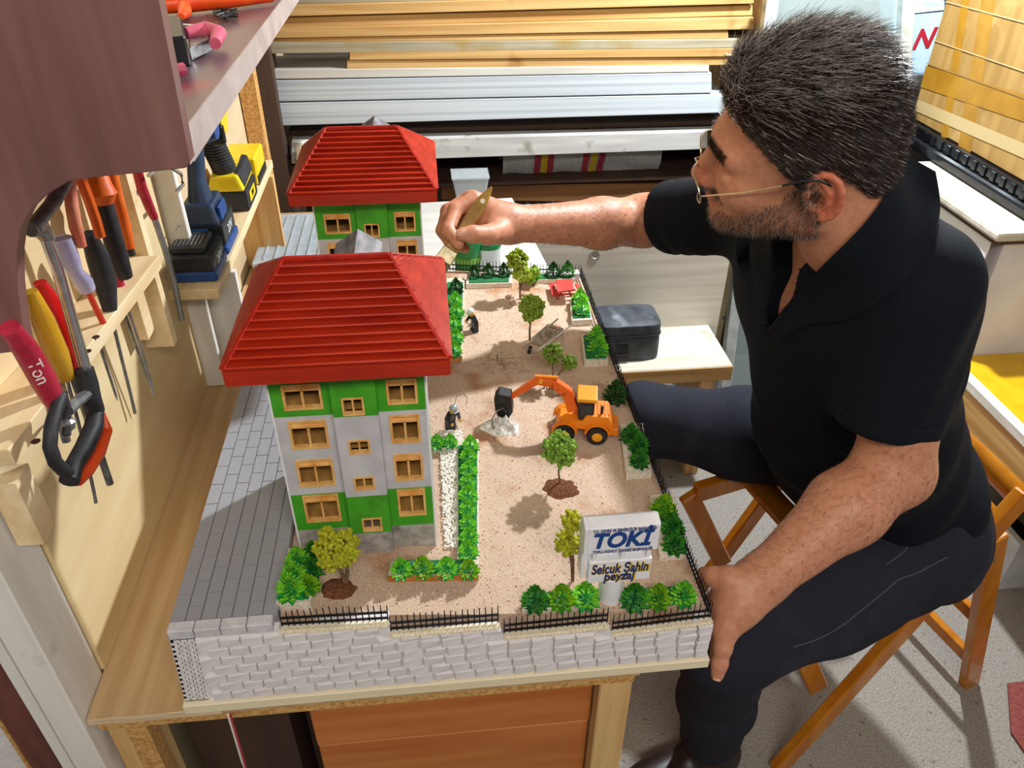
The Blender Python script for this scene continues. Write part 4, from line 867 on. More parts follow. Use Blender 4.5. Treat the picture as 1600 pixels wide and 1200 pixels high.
for x in (-.33, -.25): MB().box(x - .022, x + .022, 1.645, 1.652, T + .012, T + .048).build('latch', BLK, og, bevel=.001)
gc = empty('green_cup', (.085, 1.66, T + .0125), 'green translucent plastic cup just behind the rear fence', 'cup')
GCUP = M('green_cup_plastic', '#0f8048', '#1c9a5c', 20, rough=.2, trans=.25); c0 = pz(731, 432, T + .013)
MB().lathe((c0.x, c0.y, T + .0127), [(.024, 0), (.027, .002), (.032, .06), (.036, .105), (.0345, .105), (.030, .06), (.024, .004)], 28).build('cup_wall', GCUP, gc, smooth=True)
MB().lathe((c0.x, c0.y, T + .0127), [(.0285, .018), (.0292, .019), (.0292, .030), (.0288, .031)], 28).build('band', M('band_lime', '#6fb04a', rough=.4), gc, smooth=True)
MB().lathe((c0.x, c0.y, T + .0127), [(.0318, .044), (.0327, .045), (.0327, .056), (.0325, .057)], 28).build('band', M('band_lime', '#6fb04a', rough=.4), gc, smooth=True)
g2 = empty('drinking_glass', (.14, 1.7, T + .0125), 'clear glass with green rim beside the green cup', 'glass'); c0 = pz(763, 428, T + .013)
MB().lathe((c0.x, c0.y, T + .0127), [(.024, 0), (.026, .002), (.030, .085), (.0285, .085), (.0245, .006)], 28).build('glass_wall', CLEAR, g2, smooth=True)
MB().lathe((c0.x, c0.y, T + .0127), [(.0302, .072), (.0306, .073), (.0306, .085), (.0302, .086)], 28).build('rim', GCUP, g2, smooth=True)
tb = empty('clear_tub', (.18, 2.0, T + .0125), 'small clear plastic tub near the lumber rack', 'tub'); q = pz(735, 305, T + .0127)
MB().hexa([(q.x - .04, q.y - .03, q.z), (q.x + .04, q.y - .03, q.z), (q.x + .04, q.y + .03, q.z), (q.x - .04, q.y + .03, q.z), (q.x - .05, q.y - .036, q.z + .06), (q.x + .05, q.y - .036, q.z + .06), (q.x + .05, q.y + .036, q.z + .06), (q.x - .05, q.y + .036, q.z + .06)]).build('tub_wall', CLEAR, tb, bevel=.004)
MB().box(q.x - .052, q.x + .052, q.y - .038, q.y + .038, q.z + .0602, q.z + .064).build('lid', CLEAR, tb)
# ------------------------------------------------------------------ lumber rack at the back
YL = 2.2
OLDW = M('grey_plank', '#8b836e', '#aca389', 50, (.05, 1, 1.5), rough=.8, lo=.33, hi=.66, c3='#9a8552', s3=6, t3=.58)
WPAN = M('white_profile', '#a9b2ba', '#c4ccd3', 12, (.05, 1, 12), rough=.4)
rkk = empty('lumber_rack', (.2, 2.3, 0), 'dark lumber rack against the back wall', 'rack')
q0, q1 = py_(379, 60, 1.98), py_(412, 365, 1.98)
MB().box(-.434, -.395, 1.97, 2.01, 0, 1.5).build('upright', CHIP, rkk)
MB().box(-.425, -.385, 2.16, 2.24, 0, 1.5).build('upright', DARK, rkk); MB().box(.90, .95, 2.17, 2.6, 0, 1.5).build('upright', M('old_upright', '#a08a60', '#bca67c', 40, (1, 1, .1), rough=.7), rkk)
MB().box(-.385, .90, 2.55, 2.6, .79, .844).build('bearer', DARK, rkk)
MB().box(-.385, .90, 2.26, 2.6, .845, .858).build('rack_shelf', DARK, rkk)
MB().box(-.385, .90, 2.24, 2.6, .69, .70).build('rack_shelf', DARK, rkk)
def plank(name, mat, L, Rr, label, cat, grp, depth=.16, y=YL):
    a, b_, c, d_ = py_(L[0], L[1], y), py_(Rr[0], Rr[1], y), py_(Rr[0], Rr[2], y), py_(L[0], L[2], y); o = V((0, depth, 0))
    return tag(MB().hexa([d_, c, c + o, d_ + o, a, b_, b_ + o, a + o]).build(name, mat, bevel=.0015), label, cat, grp)
WG = 'planks in the lumber rack'
plank('plank', OLDW, (448, -12, 8), (1178, -34, -12), 'pale plank topmost in the lumber stack at the frame edge', 'plank', WG, y=2.21)
plank('plank', PINEX, (446, 8.6, 26), (1178, -11, 6), 'yellow pine plank second from the top of the lumber stack', 'plank', WG)
plank('plank', PINEX, (440, 28, 44), (1176, 8, 24.5), 'warped pine plank third from top with a dark wedge gap', 'plank', WG, y=2.212)
plank('plank', PINEX, (425, 45, 60), (1178, 27, 46), 'knotty pine plank fourth from top of the lumber stack', 'plank', WG)
plank('plank', PINEX, (412, 60.6, 66), (1138, 47, 60.5), 'thin pine plank directly above the grey plank', 'plank', WG, y=2.205)
plank('plank', OLDW, (411, 66.5, 84), (1180, 61, 74.5), 'grey weathered plank overhanging the short pine boards', 'plank', WG)
plank('plank', PINEX, (546, 81, 94), (1165, 75, 88.5), 'upper short pine board resting under the grey plank', 'plank', WG)
plank('plank', PINEX, (542, 94.5, 109), (1160, 89, 101.5), 'lowest pine board lying on the white panels', 'plank', WG, y=2.205)
PG = 'white panels in the lumber rack'
plank('white_board', M('white_wood_panel', '#b9b7b0', '#cfcdc6', 20, (.1, 1, 1), rough=.5), (419, 109.5, 124), (1108, 102, 112.5), 'thin white board topmost of the three white panels', 'board', PG)
plank('white_board', WPAN, (420, 126, 159), (1112, 113.5, 145.5), 'ribbed white plastic panel in the middle of the white stack', 'board', PG)
plank('white_board', WPAN, (423, 161.5, 197), (1135, 147, 176), 'ribbed white plastic panel lowest of the white stack', 'board', PG)
plank('shelf_beam', M('flaking_white', '#a8a8a6', '#c9c9c7', 30, (.1, 1, 1), rough=.7, c3='#8f897e', s3=16, t3=.58), (455, 222, 256), (1135, 205, 232), 'flaking white painted beam across the rack below the panels', 'beam', None, .05)
plank('brown_beam', M('brown_beam_wood', '#6b4526', '#855a34', 30, (.1, 1, 1), rough=.7), (690, 290, 312), (1040, 287, 318), 'dark brown beam low in the rack behind the arm', 'beam', None, .05, y=2.26)
rb_ = tag(MB().ball(py_(478, 238, 2.17), .03, 9, 6, (1, .7, 1.1), jit=.15, rnd=RND).build('plaster_lump', M('plaster_lump', '#c9c4bc', '#e6e2da', 30, rough=.9)), 'rough white plaster lump behind the rear roof corner', 'rubble')
for i in range(5):
    a, b_ = py_(440 + i * 8, 258, 2.23), py_(443 + i * 8, 335, 2.23)
    tag(MB().box(a.x, a.x + .012, 2.225, 2.25, .7001, a.z).build('standing_batten', M('dark_slat', '#4a3320', '#6a4a2e', 30, (1, 1, .1), rough=.7)), ORD[i].replace('nearest', 'leftmost') + (' from left' if i else '') + ' dark wooden batten standing behind the rear roof', 'batten', 'dark battens in the rack')
# woven sack with coloured stripes
sk = empty('woven_sack', (.4, 2.4, .70), 'grey woven sack with red and yellow stripes inside the rack', 'sack')
a, b_ = py_(785, 300, 2.30), py_(1025, 290, 2.30); m = MB(); n = 26; vs = []; fs = []
for j in range(9):
    for i in range(n):
        u = i / (n - 1); v_ = j / 8; x = a.x + (b_.x - a.x) * u; z = .702 + .165 * v_; y = 2.30 + .05 * v_ * v_ - .035 * math.sin(math.pi * v_) + .012 * noise.noise((u * 9, v_ * 4, 0)); vs.append((x, y, z))
        fs += [(j * n + i, j * n + i + 1, (j + 1) * n + i + 1, (j + 1) * n + i)] if j < 8 and i < n - 1 else []
m.add(vs + [(x, y + .12, z) for x, y, z in vs], fs + [tuple(k_ + 9 * n for k_ in f) for f in fs]); bs_ = m.build('cloth', M('sack_grey', '#8f8f92', '#a9a9ab', 200, rough=.9), sk, smooth=True)
for xp, cl in ((838, '#8c2a38'), (849, '#b59a1c'), (858, '#8c2a38'), (912, '#8c2a38'), (924, '#b59a1c'), (936, '#8c2a38')):
    u0 = (py_(xp - 5, 270, 2.3).x - a.x) / (b_.x - a.x); vs2 = []; fs2 = []
    for j in range(9):
        for uu in (u0, u0 + .04):
            v_ = j / 8; x = a.x + (b_.x - a.x) * uu; vs2.append((x, 2.297 + .05 * v_ * v_ - .035 * math.sin(math.pi * v_) + .012 * noise.noise((uu * 9, v_ * 4, 0)), .702 + .165 * v_))
        if j < 8: fs2.append((2 * j, 2 * j + 1, 2 * j + 3, 2 * j + 2))
    MB().add(vs2, fs2).build('stripe', M('stripe' + cl, cl, rough=.9), bs_, smooth=True)
# ------------------------------------------------------------------ cream panel, low bench, tool bag
CREAM = M('cream_grain', '#cfcabd', '#e2ded2', 22, (.12, 1, 2.2), rough=.5, lo=.35, hi=.65)
cp = empty('cream_door', (.5, 1.88, .4), 'cream wood-grain door panel standing behind the low bench', 'door panel')
zt2 = py_(1000, 318, 1.866).z; xl, xr2 = .235, .80
MB().box(xl, xr2, 1.866, 1.885, .36, zt2).build('panel', CREAM, cp)
kp = py_(930, 398, 1.866); MB().lathe((kp.x, 1.8659, kp.z), [(.0145, 0), (.0145, -.0015), (.011, -.002), (.010, -.0008), (.003, -.0008)][::-1], 20, (0, 1, 0)).build('lock_rosette', M('rosette', '#b9b6ac', '#cac7bd', 30, rough=.35, metal=.4), cp, smooth=True)
lb = empty('low_bench', (.6, 1.76, 0), 'low bench of a dusty pale plank in front of the cream door', 'bench')
MB().box(.24, .772, 1.655, 1.8655, .352, .40).build('plank', M('dusty_plank', '#c3bbab', '#e2dccf', 24, (.15, 1, 1), rough=.8, c3='#a5947c', s3=9, t3=.6), lb, bevel=.003)
MB().box(.24, .772, 1.652, 1.6548, .354, .396).build('front_edge', PINEX, lb)
for x in (.26, .70): MB().box(x, x + .04, 1.68, 1.85, 0, .3519).build('leg', PINEZ, lb)
bg = empty('tool_bag', (.47, 1.72, .40), 'grey-black zipped tool bag on the low bench', 'bag')
BAGM = M('bag_nylon', '#353a40', '#4c525a', 30, rough=.6, c3='#7d8890', s3=14, t3=.6)
q0 = pz(965, 566, .401); q1 = pz(1028, 556, .401); x0, x1, y0 = q0.x - .06, q1.x, min(q0.y, q1.y) + .002
def rbox(x0, x1, y0, y1, z0, z1, r, top=.9):
    m = MB(); P_ = []
    for z, k_ in ((z0, .97), (z0 + (z1 - z0) * .06, 1), (z0 + (z1 - z0) * .62, 1), (z0 + (z1 - z0) * .88, .985), (z1 - .004, .95), (z1, top)):
        ring = []; cx, cy = (x0 + x1) / 2, (y0 + y1) / 2; hx, hy = (x1 - x0) / 2 * k_, (y1 - y0) / 2 * k_
        for i in range(32):
            a = 2 * math.pi * i / 32; c, s = math.cos(a), math.sin(a); e_ = .35; ring.append((cx + hx * math.copysign(abs(c) ** e_, c), cy + hy * math.copysign(abs(s) ** e_, s), z))
        P_ += ring
    fs = [(k_ * 32 + i, k_ * 32 + (i + 1) % 32, (k_ + 1) * 32 + (i + 1) % 32, (k_ + 1) * 32 + i) for k_ in range(5) for i in range(32)] + [tuple(range(32)), tuple(range(160, 192))]
    return m.add(P_, fs)
rbox(x0, x1, y0, y0 + .12, .4005, .475, .02).build('body', BAGM, bg, smooth=True); rbox(x0 + .001, x1 - .001, y0 + .001, y0 + .119, .478, .51, .02, .86).build('lid', BAGM, bg, smooth=True)
rbox(x0 - .0015, x1 + .0015, y0 - .0015, y0 + .1215, .4745, .4785, .02, .99).build('zip', M('zip_dark', '#22262b', rough=.5), bg, smooth=True)
MB().box(x0 + .055, x0 + .085, y0 - .005, y0 - .001, .405, .462).build('strap', BLK, bg, bevel=.001); MB().box(x0 + .05, x0 + .09, y0 - .008, y0 - .0052, .412, .428).build('buckle', BLK, bg, bevel=.001)
# ------------------------------------------------------------------ leaning glass door leaf
ALU = M('aluminium', '#a9b3b4', '#c6cecf', 30, rough=.35, metal=.5)
gd = empty('glass_door', (1.0, 1.6, 0), 'aluminium-framed glass leaf leaning behind the man', 'glass door')
tl_, bl_ = py_(1208, -30, 2.12), pz(1122, 690, 0); tr_, br_ = py_(1418, -30, 2.12), pz(1378, 680, 0)
nrm = (tr_ - tl_).cross(bl_ - tl_).normalized()
MB().bar(tl_, bl_, .032, .03, nrm).build('stile', ALU, gd, bevel=.002); MB().bar(tr_, br_, .034, .03, nrm).build('stile', ALU, gd, bevel=.002); MB().bar(bl_, br_, .03, .03, nrm).build('bottom_rail', ALU, gd); MB().bar(tl_, tr_, .03, .03, nrm).build('top_rail', ALU, gd)
MB().hexa([tl_ - nrm * .002, tr_ - nrm * .002, br_ - nrm * .002, bl_ - nrm * .002, tl_ + nrm * .002, tr_ + nrm * .002, br_ + nrm * .002, bl_ + nrm * .002]).build('pane', M('door_glass', '#cfe0e2', rough=.15, trans=.8, ior=1.1), gd)
hp = pd(1131, 496, 2.0); MB().cyl(py_(1132, 497, 1.66), py_(1132, 497, 1.65), .006, n=10).build('screw', BLK, gd)
# pale blue bag with a red and navy letter behind the glass
pb_ = empty('printed_bag', (1.2, 2.3, .9), 'pale blue printed bag behind the cardboard box', 'bag')
q = [py_(x, y, 2.32) for x, y in ((1395, 120), (1475, 118), (1478, 0), (1400, -8))]; o = V((0, .1, 0)); MB().hexa([q[0], q[1], q[1] + o, q[0] + o, q[3], q[2], q[2] + o, q[3] + o]).build('bag_body', M('bag_paleblue', '#9fc0d8', '#c6dcea', 12, rough=.5), pb_, bevel=.01, seg=2)
text('N', 'printed_letter', M('letter_red', '#b02030', rough=.5), .075, frame(py_(1441, 62, 2.318), (1, 0, .1), (0, 0, 1)), pb_, .0005, .3, bold=.002)
MB().bar(py_(1400, 20, 2.317), py_(1475, 12, 2.317), .001, .012).build('printed_band', LTXT, pb_)
bd_ = tag(MB().box(1.0, 1.5, 2.30, 2.6, 0, .88).build('dark_crate', DARK), 'dark crate in shade behind the cardboard box', 'crate')
# ------------------------------------------------------------------ right: ledge, cardboard box, yellow bench
XL = 1.24; ZL = .833
lg = empty('padded_ledge', (1.4, 1.6, 0), 'cream padded ledge on a plastered counter at the right', 'counter')
yf = px_(1408, 262, XL).y; yn = px_(1562, 362, XL).y
CRM2 = M('cream_pad', '#b9b2a3', '#d0cabd', 40, rough=.8, bump=.3)
MB().box(XL, 1.62, yn - .0, yf + .04, ZL - .022, ZL).build('pad', CRM2, lg, bevel=.007, seg=2)
MB().box(XL + .30, 1.9, yn - .45, yn + .02, ZL - .022, ZL).build('pad', CRM2, lg, bevel=.007, seg=2)
MB().box(XL + .006, 1.60, yn + .006, yf + .03, ZL - .030, ZL - .0225).build('backing', DARK, lg)
MB().box(XL + .04, 1.6, yn + .02, yf, .0, ZL - .031).build('counter_wall', PLASTER, lg); MB().box(1.62, 2.3, .6, yf, 0, ZL - .031).build('counter_wall', PLASTER, lg)
sh2 = tag(MB().box(XL + .012, XL + .016, yn + .03, yf - .05, ZL - .20, ZL - .034).build('white_sheet', M('paper', '#eef0f2', rough=.7)), 'white sheet fixed below the padded ledge behind the shoulder', 'sheet')
bx = empty('cardboard_box', (1.5, 1.7, .92), 'large taped cardboard box on the counter at the right edge', 'box')
KRAFT = M('kraft', '#8f6e38', '#a3834a', 10, (1, 3, .3), rough=.7, c3='#b3945c', s3=7, t3=.58); TAPE = M('tan_tape', '#94691a', '#a57a24', 14, rough=.35, coat=.3); TAPE2 = M('pale_tape', '#b9a476', rough=.3, coat=.4)
XBX = 1.36; zb0 = .897; y0, y1 = 1.44, 2.11
MB().box(XBX, 1.85, y0, y1, zb0, 1.55).build('carton', KRAFT, bx, bevel=.004)
_bn = [0]
def band(pts, w, mat, name='tape'):
    _bn[0] += 1
    a, b_ = px_(*pts[0], XBX), px_(*pts[1], XBX); a.y = min(a.y, y1 - .001); a.x = b_.x = XBX - .0003 - .00025 * _bn[0]; MB().bar(a, b_, w, .0004, (1, 0, 0)).build(name, mat, bx)
band(((1548, -20), (1505, 245)), .052, TAPE); band(((1512, -20), (1476, 215)), .03, TAPE); band(((1440, 118), (1620, 175)), .055, TAPE); band(((1432, 164), (1620, 244)), .03, TAPE2); band(((1470, 0), (1620, 40)), .003, TAPE2, 'crease'); band(((1452, 60), (1620, 118)), .0025, TAPE2, 'crease'); band(((1440, 95), (1620, 160)), .003, M('crease_dark', '#8f6d34', rough=.7), 'crease')
bk = empty('black_case', (1.5, 1.7, ZL), 'glossy black ribbed case squeezed under the cardboard box', 'case')
GBLK = M('gloss_black', '#0d0e12', '#16181d', 30, rough=.18)
MB().box(1.335, 1.80, 1.38, 2.08, ZL + .001, zb0 - .03).build('case_body', GBLK, bk, bevel=.012, seg=3); MB().box(1.345, 1.79, 1.40, 2.07, zb0 - .0298, zb0 - .001).build('case_lid', GBLK, bk, bevel=.006, seg=2)
for i in range(16): MB().box(1.341, 1.3455, 1.42 + i * .038, 1.436 + i * .038, zb0 - .027, zb0 - .004).build('rib', GBLK, bk, bevel=.001)
yb = empty('yellow_bench', (1.4, 1.2, 0), 'yellow-topped bench with a rough pine front board', 'bench')
ZY = .498; MB().box(1.262, 1.615, .55, 1.50, ZY - .02, ZY).build('yellow_top', M('yellow_sheet', '#cf9f06', '#dbb014', 20, rough=.35), yb); MB().box(1.236, 1.2615, .55, 1.50, ZY - .02, ZY + .001).build('white_edge', M('white_edging', '#dcd8d0', '#efece6', 60, (1, .2, 1), rough=.7), yb)
MB().box(1.24, 1.258, .55, 1.50, ZY - .125, ZY - .0205).build('front_board', M('rough_pine', '#b98a4a', '#dcb87c', 30, (1, .08, 1.5), rough=.75, lo=.33, hi=.66), yb)
for y in (.58, 1.43): MB().box(1.30, 1.34, y, y + .05, 0, ZY - .021).build('leg', PINEZ, yb)
wbx = empty('white_box', (1.4, 1.3, 0), 'white open box on the floor under the yellow bench', 'box')
q = [pz(x, y, .0) for x, y in ((1512, 806), (1545, 835))]; WB = M('box_white', '#c9d0d4', '#dde2e5', 30, rough=.5)
MB().box(1.36, 1.375, 1.18, 1.42, .001, .16).build('wall', WB, wbx); MB().box(1.56, 1.575, 1.18, 1.42, .001, .16).build('wall', WB, wbx); MB().box(1.3752, 1.5598, 1.18, 1.195, .001, .16).build('wall', WB, wbx); MB().box(1.3752, 1.5598, 1.405, 1.42, .001, .16).build('wall', WB, wbx); MB().box(1.3752, 1.5598, 1.1952, 1.4048, .001, .012).build('bottom', BLK, wbx)
q = pz(1600, 1130, 0); tag(MB().add([(q.x - .045, q.y - .02, .002), (q.x + .02, q.y + .09, .002), (q.x + .3, q.y + .09, .002), (q.x + .3, q.y - .4, .002), (q.x - .04, q.y - .4, .002), (q.x - .045, q.y - .02, .008), (q.x + .02, q.y + .09, .008), (q.x + .3, q.y + .09, .008), (q.x + .3, q.y - .4, .008), (q.x - .04, q.y - .4, .008)], [(0, 1, 2, 3, 4), (5, 6, 7, 8, 9), (0, 1, 6, 5), (1, 2, 7, 6), (2, 3, 8, 7), (3, 4, 9, 8), (4, 0, 5, 9)]).build('red_mat', M('red_mat', '#7e3a34', '#94504a', 120, rough=.95)), 'corner of a dull red mat on the floor at the right', 'mat')
# ------------------------------------------------------------------ signed-distance modelling for the figure
A3 = lambda v: np.array(v, dtype=np.float64)
def rcone(p, a, b, r0, r1):
    a = A3(a); b = A3(b); ab = b - a; t = np.clip(((p - a) @ ab) / (ab @ ab), 0, 1); return np.linalg.norm(p - a - t[:, None] * ab, axis=1) - (r0 + (r1 - r0) * t)
def ell(p, c, r, M_=None):
    q = p - A3(c)
    if M_ is not None: q = q @ M_      # columns of M_ are the local axes
    r = A3(r); k0 = np.linalg.norm(q / r, axis=1); k1 = np.linalg.norm(q / (r * r), axis=1); return k0 * (k0 - 1) / np.maximum(k1, 1e-9)
def smin(a, b, k): h = np.clip(.5 + .5 * (b - a) / k, 0, 1); return b + (a - b) * h - k * h * (1 - h)
def smax(a, b, k): return -smin(-a, -b, k)
def chain(p, pts, rs, k=.01):
    d = None
    for i in range(len(pts) - 1):
        e = rcone(p, pts[i], pts[i + 1], rs[i], rs[i + 1]); d = e if d is None else smin(d, e, k)
    return d
def snet(fn, lo, hi, h, name, mat, parent=None, color=None, disp=None):
    lo = A3(lo); hi = A3(hi); n = np.ceil((hi - lo) / h / 4).astype(int) * 4 + 1
    C = 4
    cg = [lo[i] + np.arange(0, n[i] + C, C) * h for i in range(3)]
    cs = [len(g) for g in cg]
    P = np.stack(np.meshgrid(*cg, indexing='ij'), -1).reshape(-1, 3); cv = fn(P).reshape(cs)
    fg = [np.arange(n[i]) for i in range(3)]
    ci = [np.clip((g + 2) // C, 0, cs[i] - 1) for i, g in enumerate(fg)]
    v = cv[np.ix_(*ci)].astype(np.float64); m_ = np.abs(v) < h * C * 2.2
    I = np.argwhere(m_); v[m_] = fn(lo + I * h)
    ins = v < 0
    cnt = sum(ins[a:n[0] - 1 + a, b:n[1] - 1 + b, c:n[2] - 1 + c].astype(np.int8) for a in (0, 1) for b in (0, 1) for c in (0, 1))
    act = (cnt > 0) & (cnt < 8); cells = np.argwhere(act); idx = -np.ones(act.shape, np.int64); idx[act] = np.arange(len(cells))
    acc = np.zeros((len(cells), 3)); num = np.zeros(len(cells))
    corners = [(a, b, c) for a in (0, 1) for b in (0, 1) for c in (0, 1)]
    for a in corners:
        for ax in range(3):
            if a[ax]: continue
            b = list(a); b[ax] = 1
            va = v[tuple((cells + a).T)]; vb = v[tuple((cells + b).T)]; cr = (va < 0) != (vb < 0)
            t = va / np.where(va == vb, 1, va - vb); q = np.array(a, float)[None] + np.zeros((len(cells), 3)); q[:, ax] = t
            acc[cr] += q[cr]; num[cr] += 1
    V_ = lo + (cells + acc / num[:, None]) * h
    F_ = []
    for ax in range(3):
        s0 = [slice(0, n[i]) for i in range(3)]; s1 = [slice(0, n[i]) for i in range(3)]; s0[ax] = slice(0, n[ax] - 1); s1[ax] = slice(1, n[ax])
        E = np.argwhere(ins[tuple(s0)] != ins[tuple(s1)]); o1, o2 = [i for i in range(3) if i != ax]
        E = E[(E[:, o1] > 0) & (E[:, o2] > 0) & (E[:, o1] < n[o1] - 1) & (E[:, o2] < n[o2] - 1)]
        q = []
        for d1, d2 in ((-1, -1), (0, -1), (0, 0), (-1, 0)):
            c = E.copy(); c[:, o1] += d1; c[:, o2] += d2; q.append(idx[tuple(c.T)])
        q = np.stack(q, 1); fl = ins[tuple(E.T)] if True else 0
        if ax == 1: fl = ~fl
        q[~fl] = q[~fl][:, ::-1]; F_.append(q)
    F_ = np.concatenate(F_); F_ = F_[(F_ >= 0).all(1)]
    me = bpy.data.meshes.new(name); me.vertices.add(len(V_)); me.vertices.foreach_set('co', V_.astype(np.float32).ravel())
    me.loops.add(F_.size); me.loops.foreach_set('vertex_index', F_.ravel().astype(np.int32)); me.polygons.add(len(F_)); me.polygons.foreach_set('loop_start', np.arange(0, F_.size, 4, dtype=np.int32))
    me.update(calc_edges=True); me.validate(); me.polygons.foreach_set('use_smooth', np.ones(len(me.polygons), bool)); me.materials.append(mat)
    if color is not None:
        co = color(V_); at = me.color_attributes.new('col', 'FLOAT_COLOR', 'POINT'); at.data.foreach_set('color', np.concatenate([co, np.ones((len(V_), 1))], 1).astype(np.float32).ravel())
    if name == '_': return me, V_
    return put(name, me, parent), V_
_rw = np.random.RandomState(4); WK = [(_rw.normal(size=3), _rw.uniform(0, 6.28)) for _ in range(24)]
def wob(p, f, k0=0, nk=8):
    s = 0
    for d, ph in WK[k0:k0 + nk]: s = s + np.sin((p @ (d / np.linalg.norm(d))) * f * (.7 + .6 * abs(d[0])) + ph)
    return s / nk
def sst(x, a, b): t = np.clip((x - a) / (b - a), 0, 1); return t * t * (3 - 2 * t)
N3 = lambda v: A3(v) / np.linalg.norm(A3(v))
D_ = lambda x, y, d: A3(pd(x, y, d))
# head frame
HO = D_(1284, 232, .872); vw = N3(CAM - HO); er = N3(np.cross(A3((RC @ A3((0, -1, 0)))), vw)); eu = np.cross(vw, er)
tl = math.radians(36); rl = math.radians(0)
iu = eu * math.cos(rl) - er * math.sin(rl); il = -er * math.cos(rl) - eu * math.sin(rl)
HU = N3(vw * math.sin(tl) + iu * math.cos(tl)); HF = N3(il - HU * (il @ HU) - vw * .06); HF = N3(HF - HU * (HF @ HU)); HL = np.cross(HU, HF)
HM = np.stack([HF, HL, HU], 1)         # local (f, l, u) -> world
HW = lambda f, l, u: HO + HM @ A3((f, l, u))
# joints
LSH, LEL, LWR = D_(1432, 452, .96), D_(1396, 735, 1.05), D_(1192, 905, 1.0)
RSH, REL, RWR = D_(1205, 325, 1.2), D_(1005, 345, 1.40), D_(795, 350, 1.245)
MS = (LSH + RSH) / 2; MP = A3((.80, .975, .585)); TA = N3(MS - MP); TW_ = RSH - LSH; TW_ = N3(TW_ - TA * (TW_ @ TA)); TN = np.cross(TA, TW_)
if TN[0] > 0: TN = -TN
TM = np.stack([TW_, TN, TA], 1)
NB = HW(-.035, 0, -.155) * .55 + (MS + TA * .055 - TN * .02) * .45
LHP, LKN, LAN = A3((.80, .855, .565)), A3((.425, .738, .50)), A3((.485, .81, .11))
RHP, RKN, RAN = A3((.80, 1.10, .565)), A3((.42, 1.27, .545)), A3((.29, 1.33, .10))
def head_sdf(p):
    q = (p - HO) @ HM; al = q.copy(); al[:, 1] = np.abs(al[:, 1])
    d = ell(q, (.012, 0, .040), (.088, .074, .083))
    d = smin(d, ell(q, (.066, 0, -.018), (.053, .058, .076)), .03)
    d = smin(d, rcone(al, (.102, .008, -.076), (.012, .056, -.050), .025, .022), .022)
    d = smin(d, ell(q, (.110, 0, -.080), (.018, .020, .018)), .014)
    d = smin(d, ell(al, (.082, .042, -.016), (.022, .022, .022)), .02)
    d = smin(d, rcone(al, (.106, .010, .030), (.088, .048, .028), .010, .010), .014)
    d = smax(d, -ell(al, (.112, .033, .008), (.019, .019, .014)), .012)
    d = smin(d, ell(al, (.0935, .031, .008), (.013, .016, .0135)), .004)          # closed lids
    d = smin(d, rcone(al, (.0935, .020, .0015), (.0935, .044, .0005), .0125, .0118), .002)
    d = smin(d, rcone(q, (.108, 0, .018), (.134, 0, -.020), .0085, .0125), .010)
    d = smin(d, ell(al, (.121, .012, -.026), (.013, .009, .009)), .006)
    d = smin(d, ell(q, (.121, 0, -.047), (.011, .021, .0075)), .006)
    d = smin(d, ell(q, (.119, 0, -.058), (.011, .018, .0075)), .004)
    d = smax(d, -ell(q, (.132, 0, -.0525), (.012, .026, .0018)), .003)
    d = smin(d, rcone(q, (-.020, 0, -.03), (-.036, 0, -.13), .055, .057), .03)
    # ears
    ep = (al - A3((-.004, .0775, -.004))); ca, sa = math.cos(.25), math.sin(.25)
    e2 = np.stack([ep[:, 0] * ca + ep[:, 2] * sa, ep[:, 1] - .42 * np.maximum(-ep[:, 0], -.018), -ep[:, 0] * sa + ep[:, 2] * ca], 1)
    ear = ell(e2, (0, 0, 0), (.0195, .0034, .031))
    hx = [(.013 * math.cos(a) * 1.42, .0032, .0015 + .0305 * math.sin(a)) for a in np.linspace(.35, 4.3, 10)]
    for a_, b_ in zip(hx[:-1], hx[1:]): ear = smin(ear, rcone(e2, a_, b_, .0040, .0040), .002)
    ah = [(.004, .0026, .019), (-.006, .003, .010), (-.0075, .003, -.004), (.0, .003, -.016), (.008, .003, -.019)]
    for a_, b_ in zip(ah[:-1], ah[1:]): ear = smin(ear, rcone(e2, a_, b_, .0030, .0030), .002)
    ear = smin(ear, ell(e2, (.014, .004, -.006), (.0045, .005, .008)), .003); ear = smin(ear, ell(e2, (.003, .001, -.027), (.0105, .0052, .011)), .005)
    ear = smax(ear, -ell(e2, (.004, .004, -.006), (.0085, .0075, .0105)), .002)
    ear = smin(ear, rcone(e2, (.006, -.012, .0), (.0, -.002, .0), .016, .010), .004) if False else ear
    d = smin(d, ear, .006)
    return d + .0006 * wob(q, 160, 3, 5)
def arm_l(p):
    d = chain(p, [LSH, LEL], [.058, .047], .02); mid = LEL * .62 + LWR * .38 + A3((0, 0, .004)); d = smin(d, chain(p, [LEL, mid, LWR], [.046, .0485, .030], .02), .02)
    return smin(d, rcone(p, LEL + A3((.012, 0, -.004)), LEL, .034, .04), .02) + .0012 * wob(p, 60, 2)
